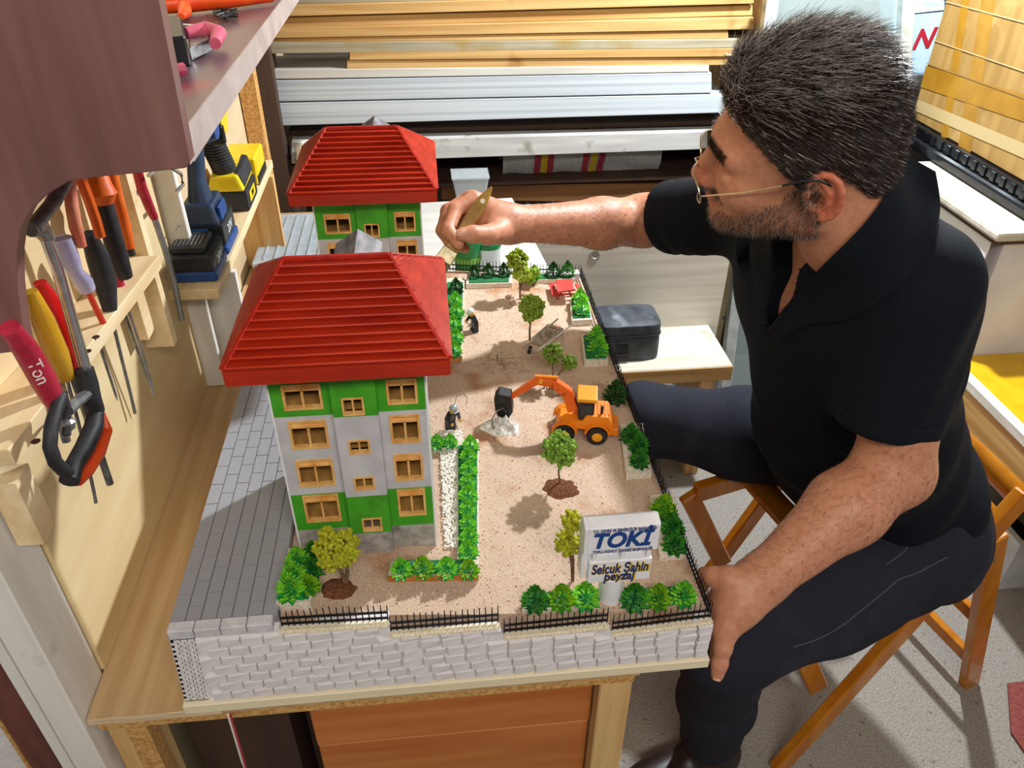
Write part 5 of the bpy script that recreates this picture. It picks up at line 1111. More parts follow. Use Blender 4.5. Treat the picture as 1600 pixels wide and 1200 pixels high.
def hand_l(p):
    Wp = LWR; d = rcone(p, Wp, D_(1150, 940, .995), .030, .031)
    d = smin(d, rcone(p, D_(1156, 945, .985), D_(1132, 985, .982), .024, .016), .02); d = smin(d, rcone(p, D_(1160, 925, 1.0), D_(1126, 940, 1.02), .026, .017), .02)
    F = [([(1137, 980, .978), (1130, 1012, .976), (1124.5, 1037, .978), (1121, 1054, .980)], [.0135, .0102, .0096, .0082]),
         ([(1130, 968, .998), (1127, 1004, 1.012), (1124, 1028, 1.02), (1120, 1046, 1.02)], [.013, .010, .0095, .008]),
         ([(1127, 952, 1.018), (1126, 990, 1.045), (1122, 1015, 1.055), (1118, 1030, 1.05)], [.0125, .0098, .009, .008]),
         ([(1124, 936, 1.035), (1126, 970, 1.07), (1122, 992, 1.08), (1118, 1004, 1.075)], [.0115, .0088, .0082, .0072]),
         ([(1172, 912, .985), (1140, 905, .985), (1116, 901, .995), (1100, 897, 1.01)], [.021, .0165, .0125, .0095])]
    for P_, r in F: d = smin(d, chain(p, [D_(*x) for x in P_], r, .006), .008)
    a, b = D_(1121, 1050, .968), D_(1121, 1056, .968)
    d = smin(d, ell(p, D_(1129.5, 1013, .974), (.0108, .0108, .0095)), .004)
    return d
def arm_r(p):
    d = chain(p, [RSH, REL], [.056, .045], .02); mid = REL * .66 + RWR * .34 - A3((0, 0, .003))
    return smin(d, chain(p, [REL, mid, RWR], [.042, .0415, .0265], .02), .02) + .001 * wob(p, 60, 2)
RF = [([(741, 311, 1.218), (711, 328, 1.203), (700, 360, 1.180), (716, 381, 1.168)], [.0130, .0112, .0104, .0086]),
      ([(733, 311, 1.240), (700, 330, 1.228), (692, 360, 1.206), (706, 384, 1.190)], [.0130, .0112, .0104, .0090]),
      ([(736, 317, 1.260), (701, 338, 1.252), (696, 366, 1.230), (714, 386, 1.214)], [.0125, .0105, .0100, .0088]),
      ([(743, 328, 1.278), (713, 350, 1.272), (710, 374, 1.252), (726, 388, 1.238)], [.0115, .0095, .0088, .0080]),
      ([(782, 362, 1.215), (762, 367, 1.182), (739, 366, 1.160), (722, 366, 1.152)], [.019, .0148, .0128, .0098])]
def hand_r(p):
    d = rcone(p, RWR, D_(755, 345, 1.245), .0265, .029); d = smin(d, rcone(p, D_(768, 335, 1.235), D_(739, 314, 1.232), .024, .017), .02)
    d = smin(d, rcone(p, D_(760, 350, 1.262), D_(741, 330, 1.268), .024, .016), .02); d = smin(d, rcone(p, RWR, D_(775, 362, 1.215), .022, .019), .02)
    for P_, r in RF: d = smin(d, chain(p, [D_(*x) for x in P_], r, .005), .006)
    return d
def skin_all(p): return smin(smin(arm_l(p), hand_l(p), .015), 99, .01)
def torso_core(p, g=0.0):
    q = (p - MS) @ TM       # (w, n, a)
    d = ell(q, (0, .020, -.13), (.185 + g, .112 + g, .19 + g)); Lt = np.linalg.norm(MS - MP)
    d = smin(d, ell(q, (0, .042, -Lt + .20), (.172 + g, .135 + g, .19 + g)), .08); d = smin(d, ell(q, (0, .010, -Lt + .04), (.178 + g, .122 + g, .13 + g)), .06)
    d = smin(d, rcone(p, LSH, RSH, .056 + g, .056 + g), .05)
    d = smin(d, rcone(p, NB, LSH * .6 + NB * .4, .058 + g, .05 + g), .05); d = smin(d, rcone(p, NB, RSH * .6 + NB * .4, .058 + g, .05 + g), .05)
    return d
# skin colours: warm base, ruddy ears and nose, stubble, lips, paler inner arm
def skin_col(Vv):
    q = (Vv - HO) @ HM; f, l, u = q[:, 0], np.abs(q[:, 1]), q[:, 2]; inh = (np.linalg.norm(q, axis=1) < .17)
    c = np.tile(A3((1.0, .98, .96)), (len(Vv), 1)); n1 = wob(Vv, 90, 0, 8); c *= (1 + .06 * n1)[:, None]
    ear = inh * sst(l, .074, .082) * sst(-np.abs(f + .006), -.05, -.03); c = c * (1 - ear[:, None] * (1 - A3((1.08, .74, .70))))
    nose = inh * sst(f, .118, .132) * sst(-np.abs(u + .02), -.03, -.005); c = c * (1 - nose[:, None] * (1 - A3((1.05, .82, .78))))
    bline = -.028 - .030 * sst(f, .05, .11) + .045 * sst(-f, -.05, -.005)     # beard edge: rises to the sideburn
    bd = inh * sst(bline - u, -.004, .016) * sst(f, -.012, .012) * sst(u + .070 + .4 * f, -.006, .004); mo = inh * sst(f, .098, .108) * sst(-np.abs(u + .037), -.012, -.004) * sst(-l, -.032, -.018); bd = np.maximum(bd, mo * .9)
    lip = inh * sst(f, .112, .118) * sst(-np.abs(u + .0525), -.0125, -.008) * sst(-l, -.022, -.016); bd = bd * (1 - lip)
    bd = bd * (.72 + .28 * wob(Vv, 700, 8, 8)); c = c * (1 - np.clip(bd, 0, 1)[:, None] * (1 - A3((.40, .40, .43)))); c = c * (1 - lip[:, None] * (1 - A3((.95, .58, .56))))
    brow = inh * sst(f, .082, .094) * sst(-np.abs(u - .030 - .004 * np.sin(l * 60)), -.0065, -.004) * sst(l, .008, .013) * sst(-l, -.055, -.047); c = c * (1 - brow[:, None] * .72)
    return np.clip(c, .02, 1.3)
SKIN = M('skin', '#b97b5e', '#c98f71', 120, rough=.5, sss=.12, bump=.15, bscale=700, vcol='col', lo=.3, hi=.7)
ps = empty('person', (.75, .98, 0), 'seated man in black polo shirt and dark jeans, leaning over to brush the model', 'person')
# body: every skin surface in one mesh
def bb(pts, m_): P = np.array(pts); return P.min(0) - m_, P.max(0) + m_
def body_a(p): return np.minimum(smin(arm_l(p), hand_l(p), .018), 1)
def body_b(p): return smin(arm_r(p), hand_r(p), .018)
def body_c(p): return smin(head_sdf(p), rcone(p, HW(-.036, 0, -.10), NB, .058, .056), .03)
def body_d(p):
    d = torso_core(p, -.012)
    for a, b, c, r in ((LHP, LKN, LAN, 0), (RHP, RKN, RAN, 0)): d = smin(d, chain(p, [a, b, c], [.082, .056, .036], .03), .05)
    return d
meshes = []
for fn, (lo, hi), h in ((body_a, bb([LEL, LSH * .5 + LEL * .5, LWR, D_(1096, 895, 1.0), D_(1120, 1062, 1.0), D_(1118, 1004, 1.08)], .065), .0021), (body_b, bb([REL, RSH * .5 + REL * .5, RWR, D_(690, 345, 1.25), D_(726, 390, 1.15), D_(743, 300, 1.29)], .06), .0021), (body_c, bb([HO + HM @ A3((.02, .0, .02)), HW(-.04, 0, -.10)], .165), .0023), (body_d, bb([LHP, LKN, LAN, RHP, RKN, RAN, LSH, RSH, MS], .16), .011)):
    me, V_ = snet(fn, lo, hi, h, '_', SKIN, None, skin_col); meshes.append(me)
bmx = bmesh.new()
for me in meshes: bmx.from_mesh(me)
me = bpy.data.meshes.new('body'); bmx.to_mesh(me); bmx.free(); me.materials.append(SKIN); me.polygons.foreach_set('use_smooth', np.ones(len(me.polygons), bool))
body = put('body', me, ps)
# ------------------------------------------------------------------ shirt
SHIRT = M('black_polo', '#0b0f17', '#10151f', 500, rough=.85, bump=.25, spec=.2)
LHEM, RHEM = D_(1386, 663, 1.03), REL * .80 + RSH * .20
CTP = NB * .30 + HW(-.038, 0, -.085) * .70; CAX = N3(CTP - NB)
def shirt_sdf(p):
    q = (p - MS) @ TM
    d = torso_core(p, .010)
    sl = rcone(p, LSH, LHEM, .070, .0655); ax = N3(LHEM - LSH); sl = smax(sl, (p - LHEM) @ ax - .0, .004)
    d = smin(d, sl, .035)
    sr = rcone(p, RSH, RHEM, .066, .062); ax2 = N3(RHEM - RSH); sr = smax(sr, (p - RHEM) @ ax2, .004); d = smin(d, sr, .035)
    s1 = (p - LSH) @ TA; s2 = (p - LSH) @ TN
    # folds: radiating from the armpits and across the belly
    w1 = np.sin(s1 * 75 + s2 * 60 + 3 * wob(p, 14, 0)) * np.exp(-((np.linalg.norm(p - (LSH - TA * .10 - TN * .05), axis=1) / .14) ** 2)); w2 = np.sin(q[:, 2] * 62 + q[:, 1] * 34 + 2.5 * wob(p, 10, 4)) * sst(-q[:, 2], .16, .36)
    d = d + .0055 * w1 + .0055 * w2 + .0048 * wob(p, 27, 6) + .0016 * np.sin(((p - RSH) @ ax2) * 190) * np.exp(-((p - RHEM) @ (p - RHEM).T.diagonal() if False else (np.linalg.norm(p - RHEM, axis=1) / .09) ** 2))
    d = smax(d, -(q[:, 2] + np.linalg.norm(MS - MP) - .045 - .02 * np.sin(q[:, 0] * 14)), .006)          # hem
    cs_ = rcone(p, NB, CTP, .080, .074); cs_ = smax(cs_, (p - CTP) @ CAX + .25 * ((p - CTP) @ TN) + .012, .004); d = smin(d, cs_, .03)
    d = smax(d, -rcone(p, NB - CAX * .02, HW(-.03, 0, -.05), .063, .070), .004)                                    # neck opening
    d = smax(d, -rcone(p, NB + TN * .07 + TA * .03, MS + TN * .125 - TA * .075, .034, .006), .004)    # open placket
    return d
sh_o, _ = snet(shirt_sdf, *bb([LSH, RSH, LHEM, RHEM, MP, MS], .19), .0042, 'polo_shirt', SHIRT, ps)
# collar: folded band lying on neck and shoulder
def cast(xy, off, fn):   # nearest cloth or skin point along each camera ray
    R_ = np.array([ray(x, y) for x, y in xy]); R_ /= np.linalg.norm(R_, axis=1)[:, None]; t = np.full(len(R_), .74); best = np.full(len(R_), 9.0); bt = t.copy()
    for _ in range(40):
        d = fn(CAM + R_ * t[:, None]); up_ = d < best; best[up_] = d[up_]; bt[up_] = t[up_]; t = np.minimum(t + np.clip(d * .85, -.01, .05), 1.15)
    return CAM + R_ * (bt - off)[:, None]
both = lambda p: np.minimum(body_c(p), shirt_sdf(p))
def collar_strip(top, low, name):
    n = 30; K = 7; vs = []; fs = []
    ip = lambda L, u: (np.interp(u * (len(L) - 1), range(len(L)), [a[0] for a in L]), np.interp(u * (len(L) - 1), range(len(L)), [a[1] for a in L]))
    G_ = np.zeros((n + 1, K, 3))
    xy = []; of = []
    for i in range(n + 1):
        a, b = ip(top, i / n), ip(low, i / n)
        for k_ in range(K): w_ = k_ / (K - 1); xy.append((a[0] + (b[0] - a[0]) * w_, a[1] + (b[1] - a[1]) * w_)); of.append(.0075 - .003 * w_)
    G_ = cast(xy, np.array(of), both).reshape(n + 1, K, 3)
    for _ in range(5):   # relax so the cloth bridges hollows
        H_ = G_.copy(); H_[1:-1] = (G_[:-2] + G_[2:] + 2 * G_[1:-1]) / 4; H_[:, 1:-1] = (H_[:, :-2] + H_[:, 2:] + 2 * H_[:, 1:-1]) / 4; G_ = H_
    g_ = G_.reshape(-1, 3)
    for _ in range(3): dd_ = both(g_); g_ = g_ + (CAM - g_) / np.linalg.norm(CAM - g_, axis=1)[:, None] * np.clip(.0045 - dd_, 0, .02)[:, None]
    G_ = g_.reshape(n + 1, K, 3)
    for i in range(n + 1):
        for k_ in range(K): vs.append(G_[i, k_])
    for i in range(n + 1):
        for k_ in range(K): vs.append(G_[i, k_] + N3(CAM - G_[i, k_]) * .0032)
    o_ = (n + 1) * K
    for i in range(n):
        for k_ in range(K - 1):
            q_ = (i * K + k_, i * K + k_ + 1, (i + 1) * K + k_ + 1, (i + 1) * K + k_); fs += [q_, tuple(o_ + z for z in q_[::-1])]
    for i in range(n):
        for k_ in (0, K - 1): fs.append((i * K + k_, (i + 1) * K + k_, o_ + (i + 1) * K + k_, o_ + i * K + k_))
    for k_ in range(K - 1):
        for i in (0, n): fs.append((i * K + k_, i * K + k_ + 1, o_ + i * K + k_ + 1, o_ + i * K + k_))
    return MB().add(vs, fs).build(name, SHIRT, sh_o, smooth=True)
collar_strip([(1412, 240), (1398, 280), (1372, 325), (1335, 368), (1295, 405), (1252, 448), (1214, 512), (1206, 528)], [(1462, 268), (1474, 330), (1452, 398), (1412, 446), (1362, 482), (1308, 506), (1258, 503), (1212, 534)], 'collar')
collar_strip([(1172, 372), (1170, 395), (1174, 425), (1180, 455)], [(1150, 372), (1150, 400), (1158, 430), (1176, 462)], 'collar')
# sleeve seam and hems as fine ridges
for hem, ax, r in ((LHEM, N3(LHEM - LSH), .0662), (RHEM, N3(RHEM - RSH), .0628)):
    t = N3(np.cross(ax, (0, 0, 1))); b_ = np.cross(ax, t); MB().tube([hem - ax * .022 + (t * math.cos(a) + b_ * math.sin(a)) * r for a in np.linspace(0, 2 * math.pi, 40)], .0007, 5).build('hem_stitching', M('stitch_black', '#0b0d13', rough=.8), sh_o)
# ------------------------------------------------------------------ jeans, shoes
JEAN = M('dark_denim', '#20222b', '#2b2d38', 700, (1, 1, 1), rough=.9, bump=.35, spec=.2, c3='#32333e', s3=7, t3=.55)
def jeans_sdf(p):
    Lt = np.linalg.norm(MS - MP); q = (p - MP) @ TM
    d = smax(ell(q, (0, .012, .03), (.182, .128, .12)), q[:, 2] - .105, .006)
    for hp, kn, an in ((LHP, LKN, LAN), (RHP, RKN, RAN)):
        ank = an + (kn - an) * .06
        lg = chain(p, [hp, hp * .5 + kn * .5, kn], [.100, .088, .072], .04); lg = smin(lg, chain(p, [kn, kn * .45 + an * .55, ank], [.070, .064, .058], .03), .03)
        ax = N3(an - kn); lg = smax(lg, (p - ank) @ ax - .012, .006)
        kd = np.linalg.norm(p - kn, axis=1); s_ = (p - kn) @ ax; lg = lg + .009 * wob(p * A3((.8, .8, 2.2)), 34, 12) * np.exp(-(kd / .14) ** 2) + .007 * wob(p * A3((.7, .7, 2.4)), 30, 14) * sst(s_, .08, .26) + .0042 * wob(p, 34, 3)
        d = smin(d, lg, .05)
    tx = N3(LKN - LHP); s_ = (p - LHP) @ tx; d = d + .003 * np.sin(s_ * 80 + q[:, 2] * 40) * np.exp(-((np.linalg.norm(p - LHP, axis=1) / .14) ** 2))
    return d
je, JV = snet(jeans_sdf, *bb([LHP, LKN, LAN, RHP, RKN, RAN, MP], .15), .0042, 'jeans', JEAN, ps)
RIV = M('rivet_copper', '#8a6a52', rough=.35, metal=.8)
SEAM = M('seam_thread', '#4a4a58', rough=.8)
def on_surf(fn, P):   # push points onto the cloth along the gradient
    P = np.array(P)
    for _ in range(6):
        d = fn(P); g = np.stack([(fn(P + np.eye(3)[i] * .001) - d) / .001 for i in range(3)], 1); g /= np.maximum(np.linalg.norm(g, axis=1), 1e-6)[:, None]; P = P - g * d[:, None]
    return P
def seam(pxs, dd, name, r=.0011):
    k_ = np.arange(len(pxs)); tt = np.linspace(0, len(pxs) - 1, 60); xs_ = np.interp(tt, k_, [a[0] for a in pxs]); ys_ = np.interp(tt, k_, [a[1] for a in pxs])
    ker = np.ones(13) / 13; xs_ = np.convolve(np.pad(xs_, 6, 'edge'), ker, 'valid'); ys_ = np.convolve(np.pad(ys_, 6, 'edge'), ker, 'valid')
    pts = [D_(a, b, dd) for a, b in zip(xs_, ys_)]
    P = on_surf(jeans_sdf, pts); m = MB().tube([V(x) for x in P], r, 5); return m.build(name, SEAM, je)
seam([(1490, 868), (1440, 895), (1395, 905), (1330, 945), (1270, 985), (1215, 1000)], 1.22, 'side_seam'); seam([(1425, 800), (1432, 835), (1415, 862), (1380, 885)], 1.22, 'pocket_seam')
P = on_surf(jeans_sdf, [D_(1421, 842, 1.22)]); MB().ball(P[0], .0045, 10, 6).build('rivet', RIV, je, smooth=True)
SHOE = M('brown_leather', '#1c1210', '#2c1d18', 60, rough=.4)
for an, dr, nm in ((LAN, N3(A3((-.92, -.30, 0))), 0), (RAN, N3(A3((-.95, .1, 0))), 1)):
    side = np.cross((0, 0, 1), dr); base = A3((an[0], an[1], 0))
    Ms = np.stack([dr, side, A3((0, 0, 1))], 1)
    def shoe(p, base=base, Ms=Ms):
        q = (p - base) @ Ms; d = ell(q, (.085, 0, .040), (.125, .046, .040)); d = smin(d, rcone(q, (-.01, 0, .045), (-.005, 0, .125), .046, .047), .04); d = smin(d, ell(q, (-.02, 0, .035), (.06, .040, .036)), .03); return smax(d, -(q[:, 2] - .012), .004)
    so, _ = snet(shoe, base - A3((.30, .30, .0)), base + A3((.30, .30, .19)), .005, 'shoe', SHOE, ps)
    m = MB(); pr_ = []
    for i in range(28):
        a = 2 * math.pi * i / 28; pr_.append(V(base + dr * (.06 + .148 * math.cos(a)) + side * .050 * math.sin(a) * (1 + .1 * math.cos(a)) + A3((0, 0, .001))))
    m.prism(pr_, (0, 0, .013)).build('sole', BLK, so)
# ------------------------------------------------------------------ hair
def strands(roots, dirs, lens, r0, mats, name, parent, bend=None, seg=3, pick=None, sid=1):
    rng = np.random.RandomState(sid); n = len(roots); k = seg + 1; t = np.linspace(0, 1, k)
    side = np.cross(dirs, rng.normal(size=(n, 3))); side /= np.linalg.norm(side, axis=1)[:, None]; s2 = np.cross(dirs, side)
    pts = roots[:, None] + dirs[:, None] * (lens[:, None] * t)[..., None]
    if bend is not None: pts = pts + bend[:, None] * ((lens[:, None] * t ** 2))[..., None]
    rad = r0 * (1 - .85 * t)
    V_ = np.stack([pts + (side[:, None] * math.cos(a) + s2[:, None] * math.sin(a)) * rad[None, :, None] for a in (0, 2.094, 4.189)], 2)     # n,k,3,3
    base = (np.arange(n) * k * 3)[:, None, None]; i = np.arange(seg)[None, :, None]; j = np.arange(3)[None, None]
    F_ = np.stack([base + i * 3 + j, base + i * 3 + (j + 1) % 3, base + (i + 1) * 3 + (j + 1) % 3, base + (i + 1) * 3 + j], -1).reshape(-1, 4)
    me = bpy.data.meshes.new(name); V_ = V_.reshape(-1, 3); me.vertices.add(len(V_)); me.vertices.foreach_set('co', V_.astype(np.float32).ravel()); me.loops.add(F_.size); me.loops.foreach_set('vertex_index', F_.ravel().astype(np.int32)); me.polygons.add(len(F_)); me.polygons.foreach_set('loop_start', np.arange(0, F_.size, 4, dtype=np.int32)); me.update(calc_edges=True)
    for mm in mats: me.materials.append(mm)
    mi = rng.choice(len(mats), n, p=pick) if len(mats) > 1 else np.zeros(n, int); me.polygons.foreach_set('material_index', np.repeat(mi, seg * 3).astype(np.int32)); me.polygons.foreach_set('use_smooth', np.ones(len(F_), bool))
    return tag(put(name, me, parent), kind='stuff')
HAIR = M('hair_brown', '#22160f', '#36241a', 200, rough=.34); HAIRG_HI = M('hair_grey_highlight', '#7d736f', '#c4bbb7', 200, rough=.35)  # grey hairs; on the crown they also paint the lamp's highlight
def hairline(f, l):   # lowest u of hair at f
    return np.interp(f, [-.10, -.075, -.05, -.032, -.018, -.006, .006, .016, .026, .040, .055, .075, .10, .13], [-.062, -.058, -.040, -.010, .018, .026, .012, -.006, .008, .030, .048, .068, .088, .10])
def hmask(q): return q[:, 2] - np.maximum(hairline(q[:, 0], q[:, 1]), -.058)
def cap_sdf(p):
    q = (p - HO) @ HM; top = sst(q[:, 2], .06, .115)
    d = ell(q, (.011, 0, .042), (.092, .077, .085)) - .002 - .006 * top * sst(q[:, 0], -.05, .05) + .0022 * wob(q, 150, 5)
    d = smin(d, ell(q, (.060, 0, .080), (.040, .052, .032)), .02)
    d = smin(d, ell(q, (-.050, 0, -.005), (.028, .055, .05)), .02)
    return smax(d, -hmask(q), .010)
hc, HV = snet(cap_sdf, HO - .16, HO + .16, .0026, 'hair', HAIR, body)
rng = np.random.RandomState(11); q = (HV - HO) @ HM
nrm = q / A3((.098, .08, .087)) ** 2; nrm /= np.linalg.norm(nrm, axis=1)[:, None]
keep = (hmask(q) > .001) & (cap_sdf(HV + (HM @ nrm.T).T * .002) > 0); idx = rng.choice(np.where(keep)[0], 17000); q = q[idx] + rng.normal(size=(17000, 3)) * .0012; nn = nrm[idx]
top = sst(q[:, 2], .055, .105)
dl = nn * (.13 + .42 * top)[:, None] + np.stack([-.75 + .15 * top, .12 * np.sign(q[:, 1]) * (1 - top) + .42 * top, -.55 * (1 - top) + .05 * top], 1) + rng.normal(size=q.shape) * (.14 + .12 * top)[:, None] + np.stack([.5 * top * sst(q[:, 0], .04, .10), 0 * top, .3 * top * sst(q[:, 0], .04, .1)], 1)
dl /= np.linalg.norm(dl, axis=1)[:, None]; ln = (.012 + .012 * top + .006 * top * sst(q[:, 0], .0, .1)) * rng.uniform(.6, 1.25, len(q)); ln *= (sst(hmask(q), -.004, .04) * .75 + .25) * (1 - .45 * sst(-q[:, 0], .03, .07))
bend_ = np.stack([-.35 + 0 * top, .10 * top, -.25 * (1 - top) - .15 * top], 1)
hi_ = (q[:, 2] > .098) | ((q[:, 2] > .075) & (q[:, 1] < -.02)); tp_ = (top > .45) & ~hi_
HAIR_HI = M('hair_highlight', '#b5adaa', '#dcd6d3', 200, rough=.3)  # palest strands: lamp highlight painted into the hair on top
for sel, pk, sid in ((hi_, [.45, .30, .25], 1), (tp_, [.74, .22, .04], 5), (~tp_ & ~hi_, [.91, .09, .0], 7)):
    strands(HO + q[sel] @ HM.T, dl[sel] @ HM.T, ln[sel], .0005, [HAIR, HAIRG_HI, HAIR_HI], 'strands', hc, bend_[sel] @ HM.T, 3, pk, sid)
# beard stubble, eyebrow and arm hair
nv = len(body.data.vertices); BV = np.empty(nv * 3, np.float32); body.data.vertices.foreach_get('co', BV); BV = BV.reshape(-1, 3).astype(float)
BN = np.empty(nv * 3, np.float32); body.data.vertices.foreach_get('normal', BN); BN = BN.reshape(-1, 3).astype(float)
q = (BV - HO) @ HM; f, l, u = q[:, 0], np.abs(q[:, 1]), q[:, 2]; near = np.linalg.norm(q, axis=1) < .16
bline = -.028 - .030 * sst(f, .05, .11) + .045 * sst(-f, -.05, -.005)
bm_ = near & (u < bline + .002) & (f > -.002) & (u > -.068 - .4 * f) & ~((np.abs(u + .0525) < .012) & (l < .020) & (f > .1)); mo = near & (f > .102) & (np.abs(u + .036) < .010) & (l < .034)
ii = rng.choice(np.where(bm_ | mo)[0], 6500); rp = BV[ii] + rng.normal(size=(6500, 3)) * .0008; dd = BN[ii] * .7 + (HM @ A3((-.1, 0, -.8))) + rng.normal(size=(6500, 3)) * .25; dd /= np.linalg.norm(dd, axis=1)[:, None]
strands(rp, dd, rng.uniform(.003, .0065, 6500), .00028, [HAIR, M('stubble_grey', '#7d746c', '#9a9088', 100, rough=.5)], 'beard', body, None, 1, [.62, .38], 2)
br = near & (f > .08) & (np.abs(u - .031) < .006) & (l > .010) & (l < .052); ii = rng.choice(np.where(br)[0], 900); dd = BN[ii] * .4 + (np.sign(q[ii, 1])[:, None] * HL * .9 - HF * .3) + rng.normal(size=(900, 3)) * .2; dd /= np.linalg.norm(dd, axis=1)[:, None]
strands(BV[ii], dd, rng.uniform(.005, .009, 900), .0003, [HAIR], 'eyebrows', body, None, 2, None, 3)
for (E, W_, sid) in ((LEL, LWR, 5), (REL, RWR, 6)):
    t = ((BV - E) @ (W_ - E)) / ((W_ - E) @ (W_ - E)); dist = np.linalg.norm(BV - E - np.clip(t, 0, 1)[:, None] * (W_ - E), axis=1); sel = np.where((t > -.1) & (t < 1.05) & (dist < .07))[0]; ii = rng.choice(sel, 2200); ax = N3(W_ - E)
    dd = BN[ii] * .45 + ax * .7 + rng.normal(size=(2200, 3)) * .35; dd /= np.linalg.norm(dd, axis=1)[:, None]
    strands(BV[ii], dd, rng.uniform(.006, .013, 2200), .00016, [HAIR], 'arm_hair', body, -BN[ii] * .3, 2, None, sid)
# nails
NAILM = M('nail_pink', '#d9a28c', rough=.3)
for c, d_, s_ in ((D_(719.5, 364, 1.1405), D_(719.5, 364, 1.1405) - D_(733, 365, 1.147), .0062), (D_(1121, 1056, .9735), D_(1121, 1056, .9735) - D_(1124, 1040, .970), .0062)):
    n_ = N3(CAM - c); d_ = N3(d_ - n_ * (d_ @ n_)); s2 = np.cross(n_, d_); m = MB(); vs = []; fs = []
    for i in range(5):
        for j in range(5):
            a, b = (i / 2 - 1), (j / 2 - 1); vs.append(c + d_ * a * s_ + s2 * b * s_ * .8 * (1 - .12 * a * a) - n_ * (b * b * .0022 + a * a * .0008))
    fs = [(i * 5 + j, i * 5 + j + 1, (i + 1) * 5 + j + 1, (i + 1) * 5 + j) for i in range(4) for j in range(4)]; m.add(vs, fs).build('fingernail', NAILM, body, smooth=True)
# ------------------------------------------------------------------ glasses
GOLD = M('gold_wire', '#b9a98a', '#d6c8aa', 40, rough=.25, metal=.9); LENS = M('lens_glass', '#ffffff', rough=.0, trans=1, ior=1.01)
gl = empty('eyeglasses', HW(.12, 0, 0), 'thin gold-wired eyeglasses low on the man\'s nose', 'glasses')
for s in (1, -1):
    rim = [V(HW(.136 - .010 * abs(math.cos(a) + .0) * (1 if math.cos(a) * 1 > 0 else .2), s * (.034 + .026 * math.cos(a)), -.012 + .0195 * math.sin(a) * (1 - .12 * math.cos(a)))) for a in np.linspace(0, 2 * math.pi, 36)]
    MB().tube(rim, .0009, 6).build('rim', GOLD, gl, smooth=True); MB().add(rim[:-1], [tuple(range(35))]).build('lens', LENS, gl, smooth=True)
    hin = HW(.124, s * .061, -.008)
    MB().tube([V(hin), V(HW(.075, s * .074, .004)), V(HW(.035, s * .079, .014))], .0009, 6).build('temple', GOLD, gl, smooth=True)
    MB().tube([V(HW(.035, s * .079, .014)), V(HW(.016, s * .0805, .020)), V(HW(-.002, s * .082, .022)), V(HW(-.018, s * .083, .010)), V(HW(-.024, s * .083, -.004))], [.0013, .0018, .0019, .0018, .0015], 8).build('temple_tip', BLK, gl, smooth=True)
    MB().ball(HW(.128, s * .010, -.004), .0032, 8, 6, (.6, .6, 1)).build('nose_pad', LENS, gl, smooth=True)
MB().tube([V(HW(.134, .010, -.006)), V(HW(.139, 0, .000)), V(HW(.134, -.010, -.006))], .0009, 6).build('bridge', GOLD, gl, smooth=True)
# ------------------------------------------------------------------ paintbrush in the hand
bz = empty('paintbrush', D_(690, 412, 1.165), 'flat paintbrush with varnished amber handle held in the hand', 'paintbrush')
B0, B1 = V(D_(768.5, 292, 1.188)), V(D_(684, 421, 1.172)); bd_ = (B1 - B0); BLn = bd_.length; bd_.normalize(); tc_ = (V(CAM) - B0).normalized(); bs = bd_.cross(tc_).normalized(); bn = bs.cross(bd_)
VARN = M('varnished_wood', '#8a6418', '#b08a34', 50, rough=.25, coat=.5)
def flat_body(prof, th): # prof: (t, halfwidth)
    L_ = [B0 + bd_ * (t * BLn) + bs * w for t, w in prof]; R_ = [B0 + bd_ * (t * BLn) - bs * w for t, w in prof]; return MB().prism([x - bn * th / 2 for x in L_ + R_[::-1]], bn * th)
flat_body([(0, .0008), (.04, .0035), (.12, .0070), (.25, .0102), (.40, .0098), (.55, .0080), (.70, .0082), (.77, .0105)], .0075).build('handle', VARN, bz, bevel=.0022, seg=2)
hc_ = B0 + bd_ * (.18 * BLn); MB().cyl(hc_ - bn * .0040, hc_ + bn * .0040, .0036, n=18).build('hang_hole', M('hole_light', '#e9e2cf', rough=.6), bz)
flat_body([(.765, .0118), (.775, .0120), (.90, .0130), (.905, .0126)], .0105).build('ferrule', M('tin_ferrule', '#8d8468', '#b8ad8c', 90, rough=.4, metal=.7), bz, bevel=.001)
r = random.Random(8); m = MB()
for i in range(260):
    u_, v_ = r.uniform(-1, 1), r.uniform(-1, 1); a = B0 + bd_ * (.90 * BLn) + bs * .0122 * u_ + bn * .0044 * v_; b_ = B0 + bd_ * ((1.03 + r.uniform(0, .10)) * BLn) + bs * .0135 * u_ + bn * .004 * v_ + V((r.uniform(-.001, .001), 0, 0)); m.tube([a, b_], [.0006, .0003], 4)
tag(m.build('bristles', M('bristle', '#6b5a3c', '#8f7c58', 80, rough=.8), bz), kind='stuff')
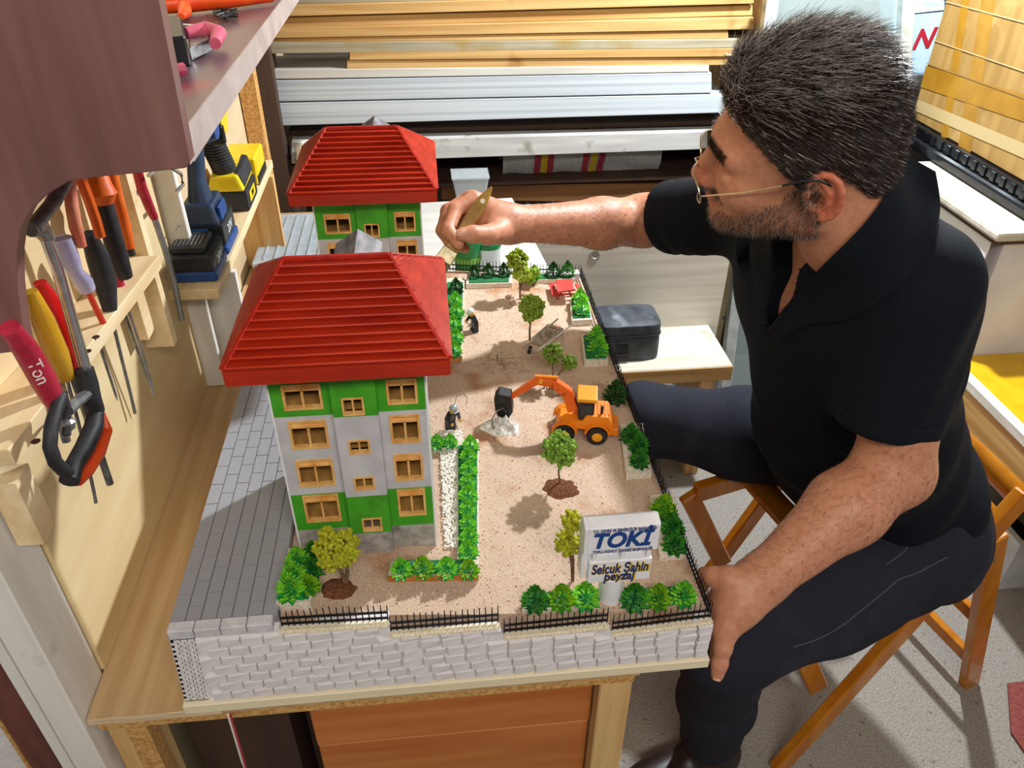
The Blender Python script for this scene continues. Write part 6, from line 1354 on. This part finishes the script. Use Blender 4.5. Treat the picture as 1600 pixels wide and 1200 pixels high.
# ------------------------------------------------------------------ folding chair
CHW = M('chair_varnish', '#b5690f', '#cc8222', 30, (1, 1, .15), rough=.32, coat=.3)
ch = empty('folding_chair', (.85, 1.02, 0), 'orange varnished wooden folding chair under the man', 'chair')
cf_ = V((-.97, -.24, 0)).normalized(); cs = V((-.24, .97, 0)).normalized(); CW = .40
for k_ in (0, 1):
    o = cs * (CW * k_); oi = cs * (CW * k_ + (.030 if k_ == 0 else -.030)); sf = V((.637, .793, 0)) + o
    At = V((.962, .873, .655)) + o
    MB().bar(sf, At, .022, .040, cf_, w2=.022, h2=.040).build('front_leg', CHW, ch, bevel=.003)
    P0, P1 = V((1.144, .908, 0)) + oi, V((.985, .872, .52)) + oi
    MB().bar(P0, P1, .022, .042, cf_).build('rear_leg', CHW, ch, bevel=.003)
    Bt, Bb = V((.588, .797, .425)) + oi, V((.712, .824, .175)) + oi
    MB().bar(Bt, Bb, .020, .040, cf_).build('brace', CHW, ch, bevel=.003)
    MB().bar(V((.60, .795, .432)) + oi, V((.985, .89, .448)) + oi, .022, .045).build('seat_rail', CHW, ch, bevel=.003)
for i in range(4):
    a = V((.705, .822, .455)) - cf_ * (.012 + i * .068) ; MB().bar(a + cs * .03, a + cs * (CW - .03), .058, .014).build('seat_slat', CHW, ch, bevel=.003)
for t, hh in ((.12, .03), (.42, .03)):
    a = V((1.144, .908, 0)).lerp(V((.985, .872, .52)), t + .06); MB().bar(a + cs * .042, a + cs * (CW - .042), .018, hh).build('rung', CHW, ch, bevel=.002)
for t in (.90, .98):
    a = V((.637, .793, 0)).lerp(V((.962, .873, .655)), t); pts = [a + cs * (CW * u_) - cf_ * (.028 * math.sin(math.pi * u_)) for u_ in np.linspace(-.03, 1.03, 9)]; MB().tube(pts, .024, 8, flat=(.4, 1.1)).build('back_slat', CHW, ch, smooth=True)
MB().cyl(V((.955, .862, .50)), V((.955, .862, .50)) + cs * .05, .006, n=10).build('hinge_bolt', GREYM, ch)
# tidy helper properties
for o in bpy.data.objects:
    if '_t' in o: del o['_t']
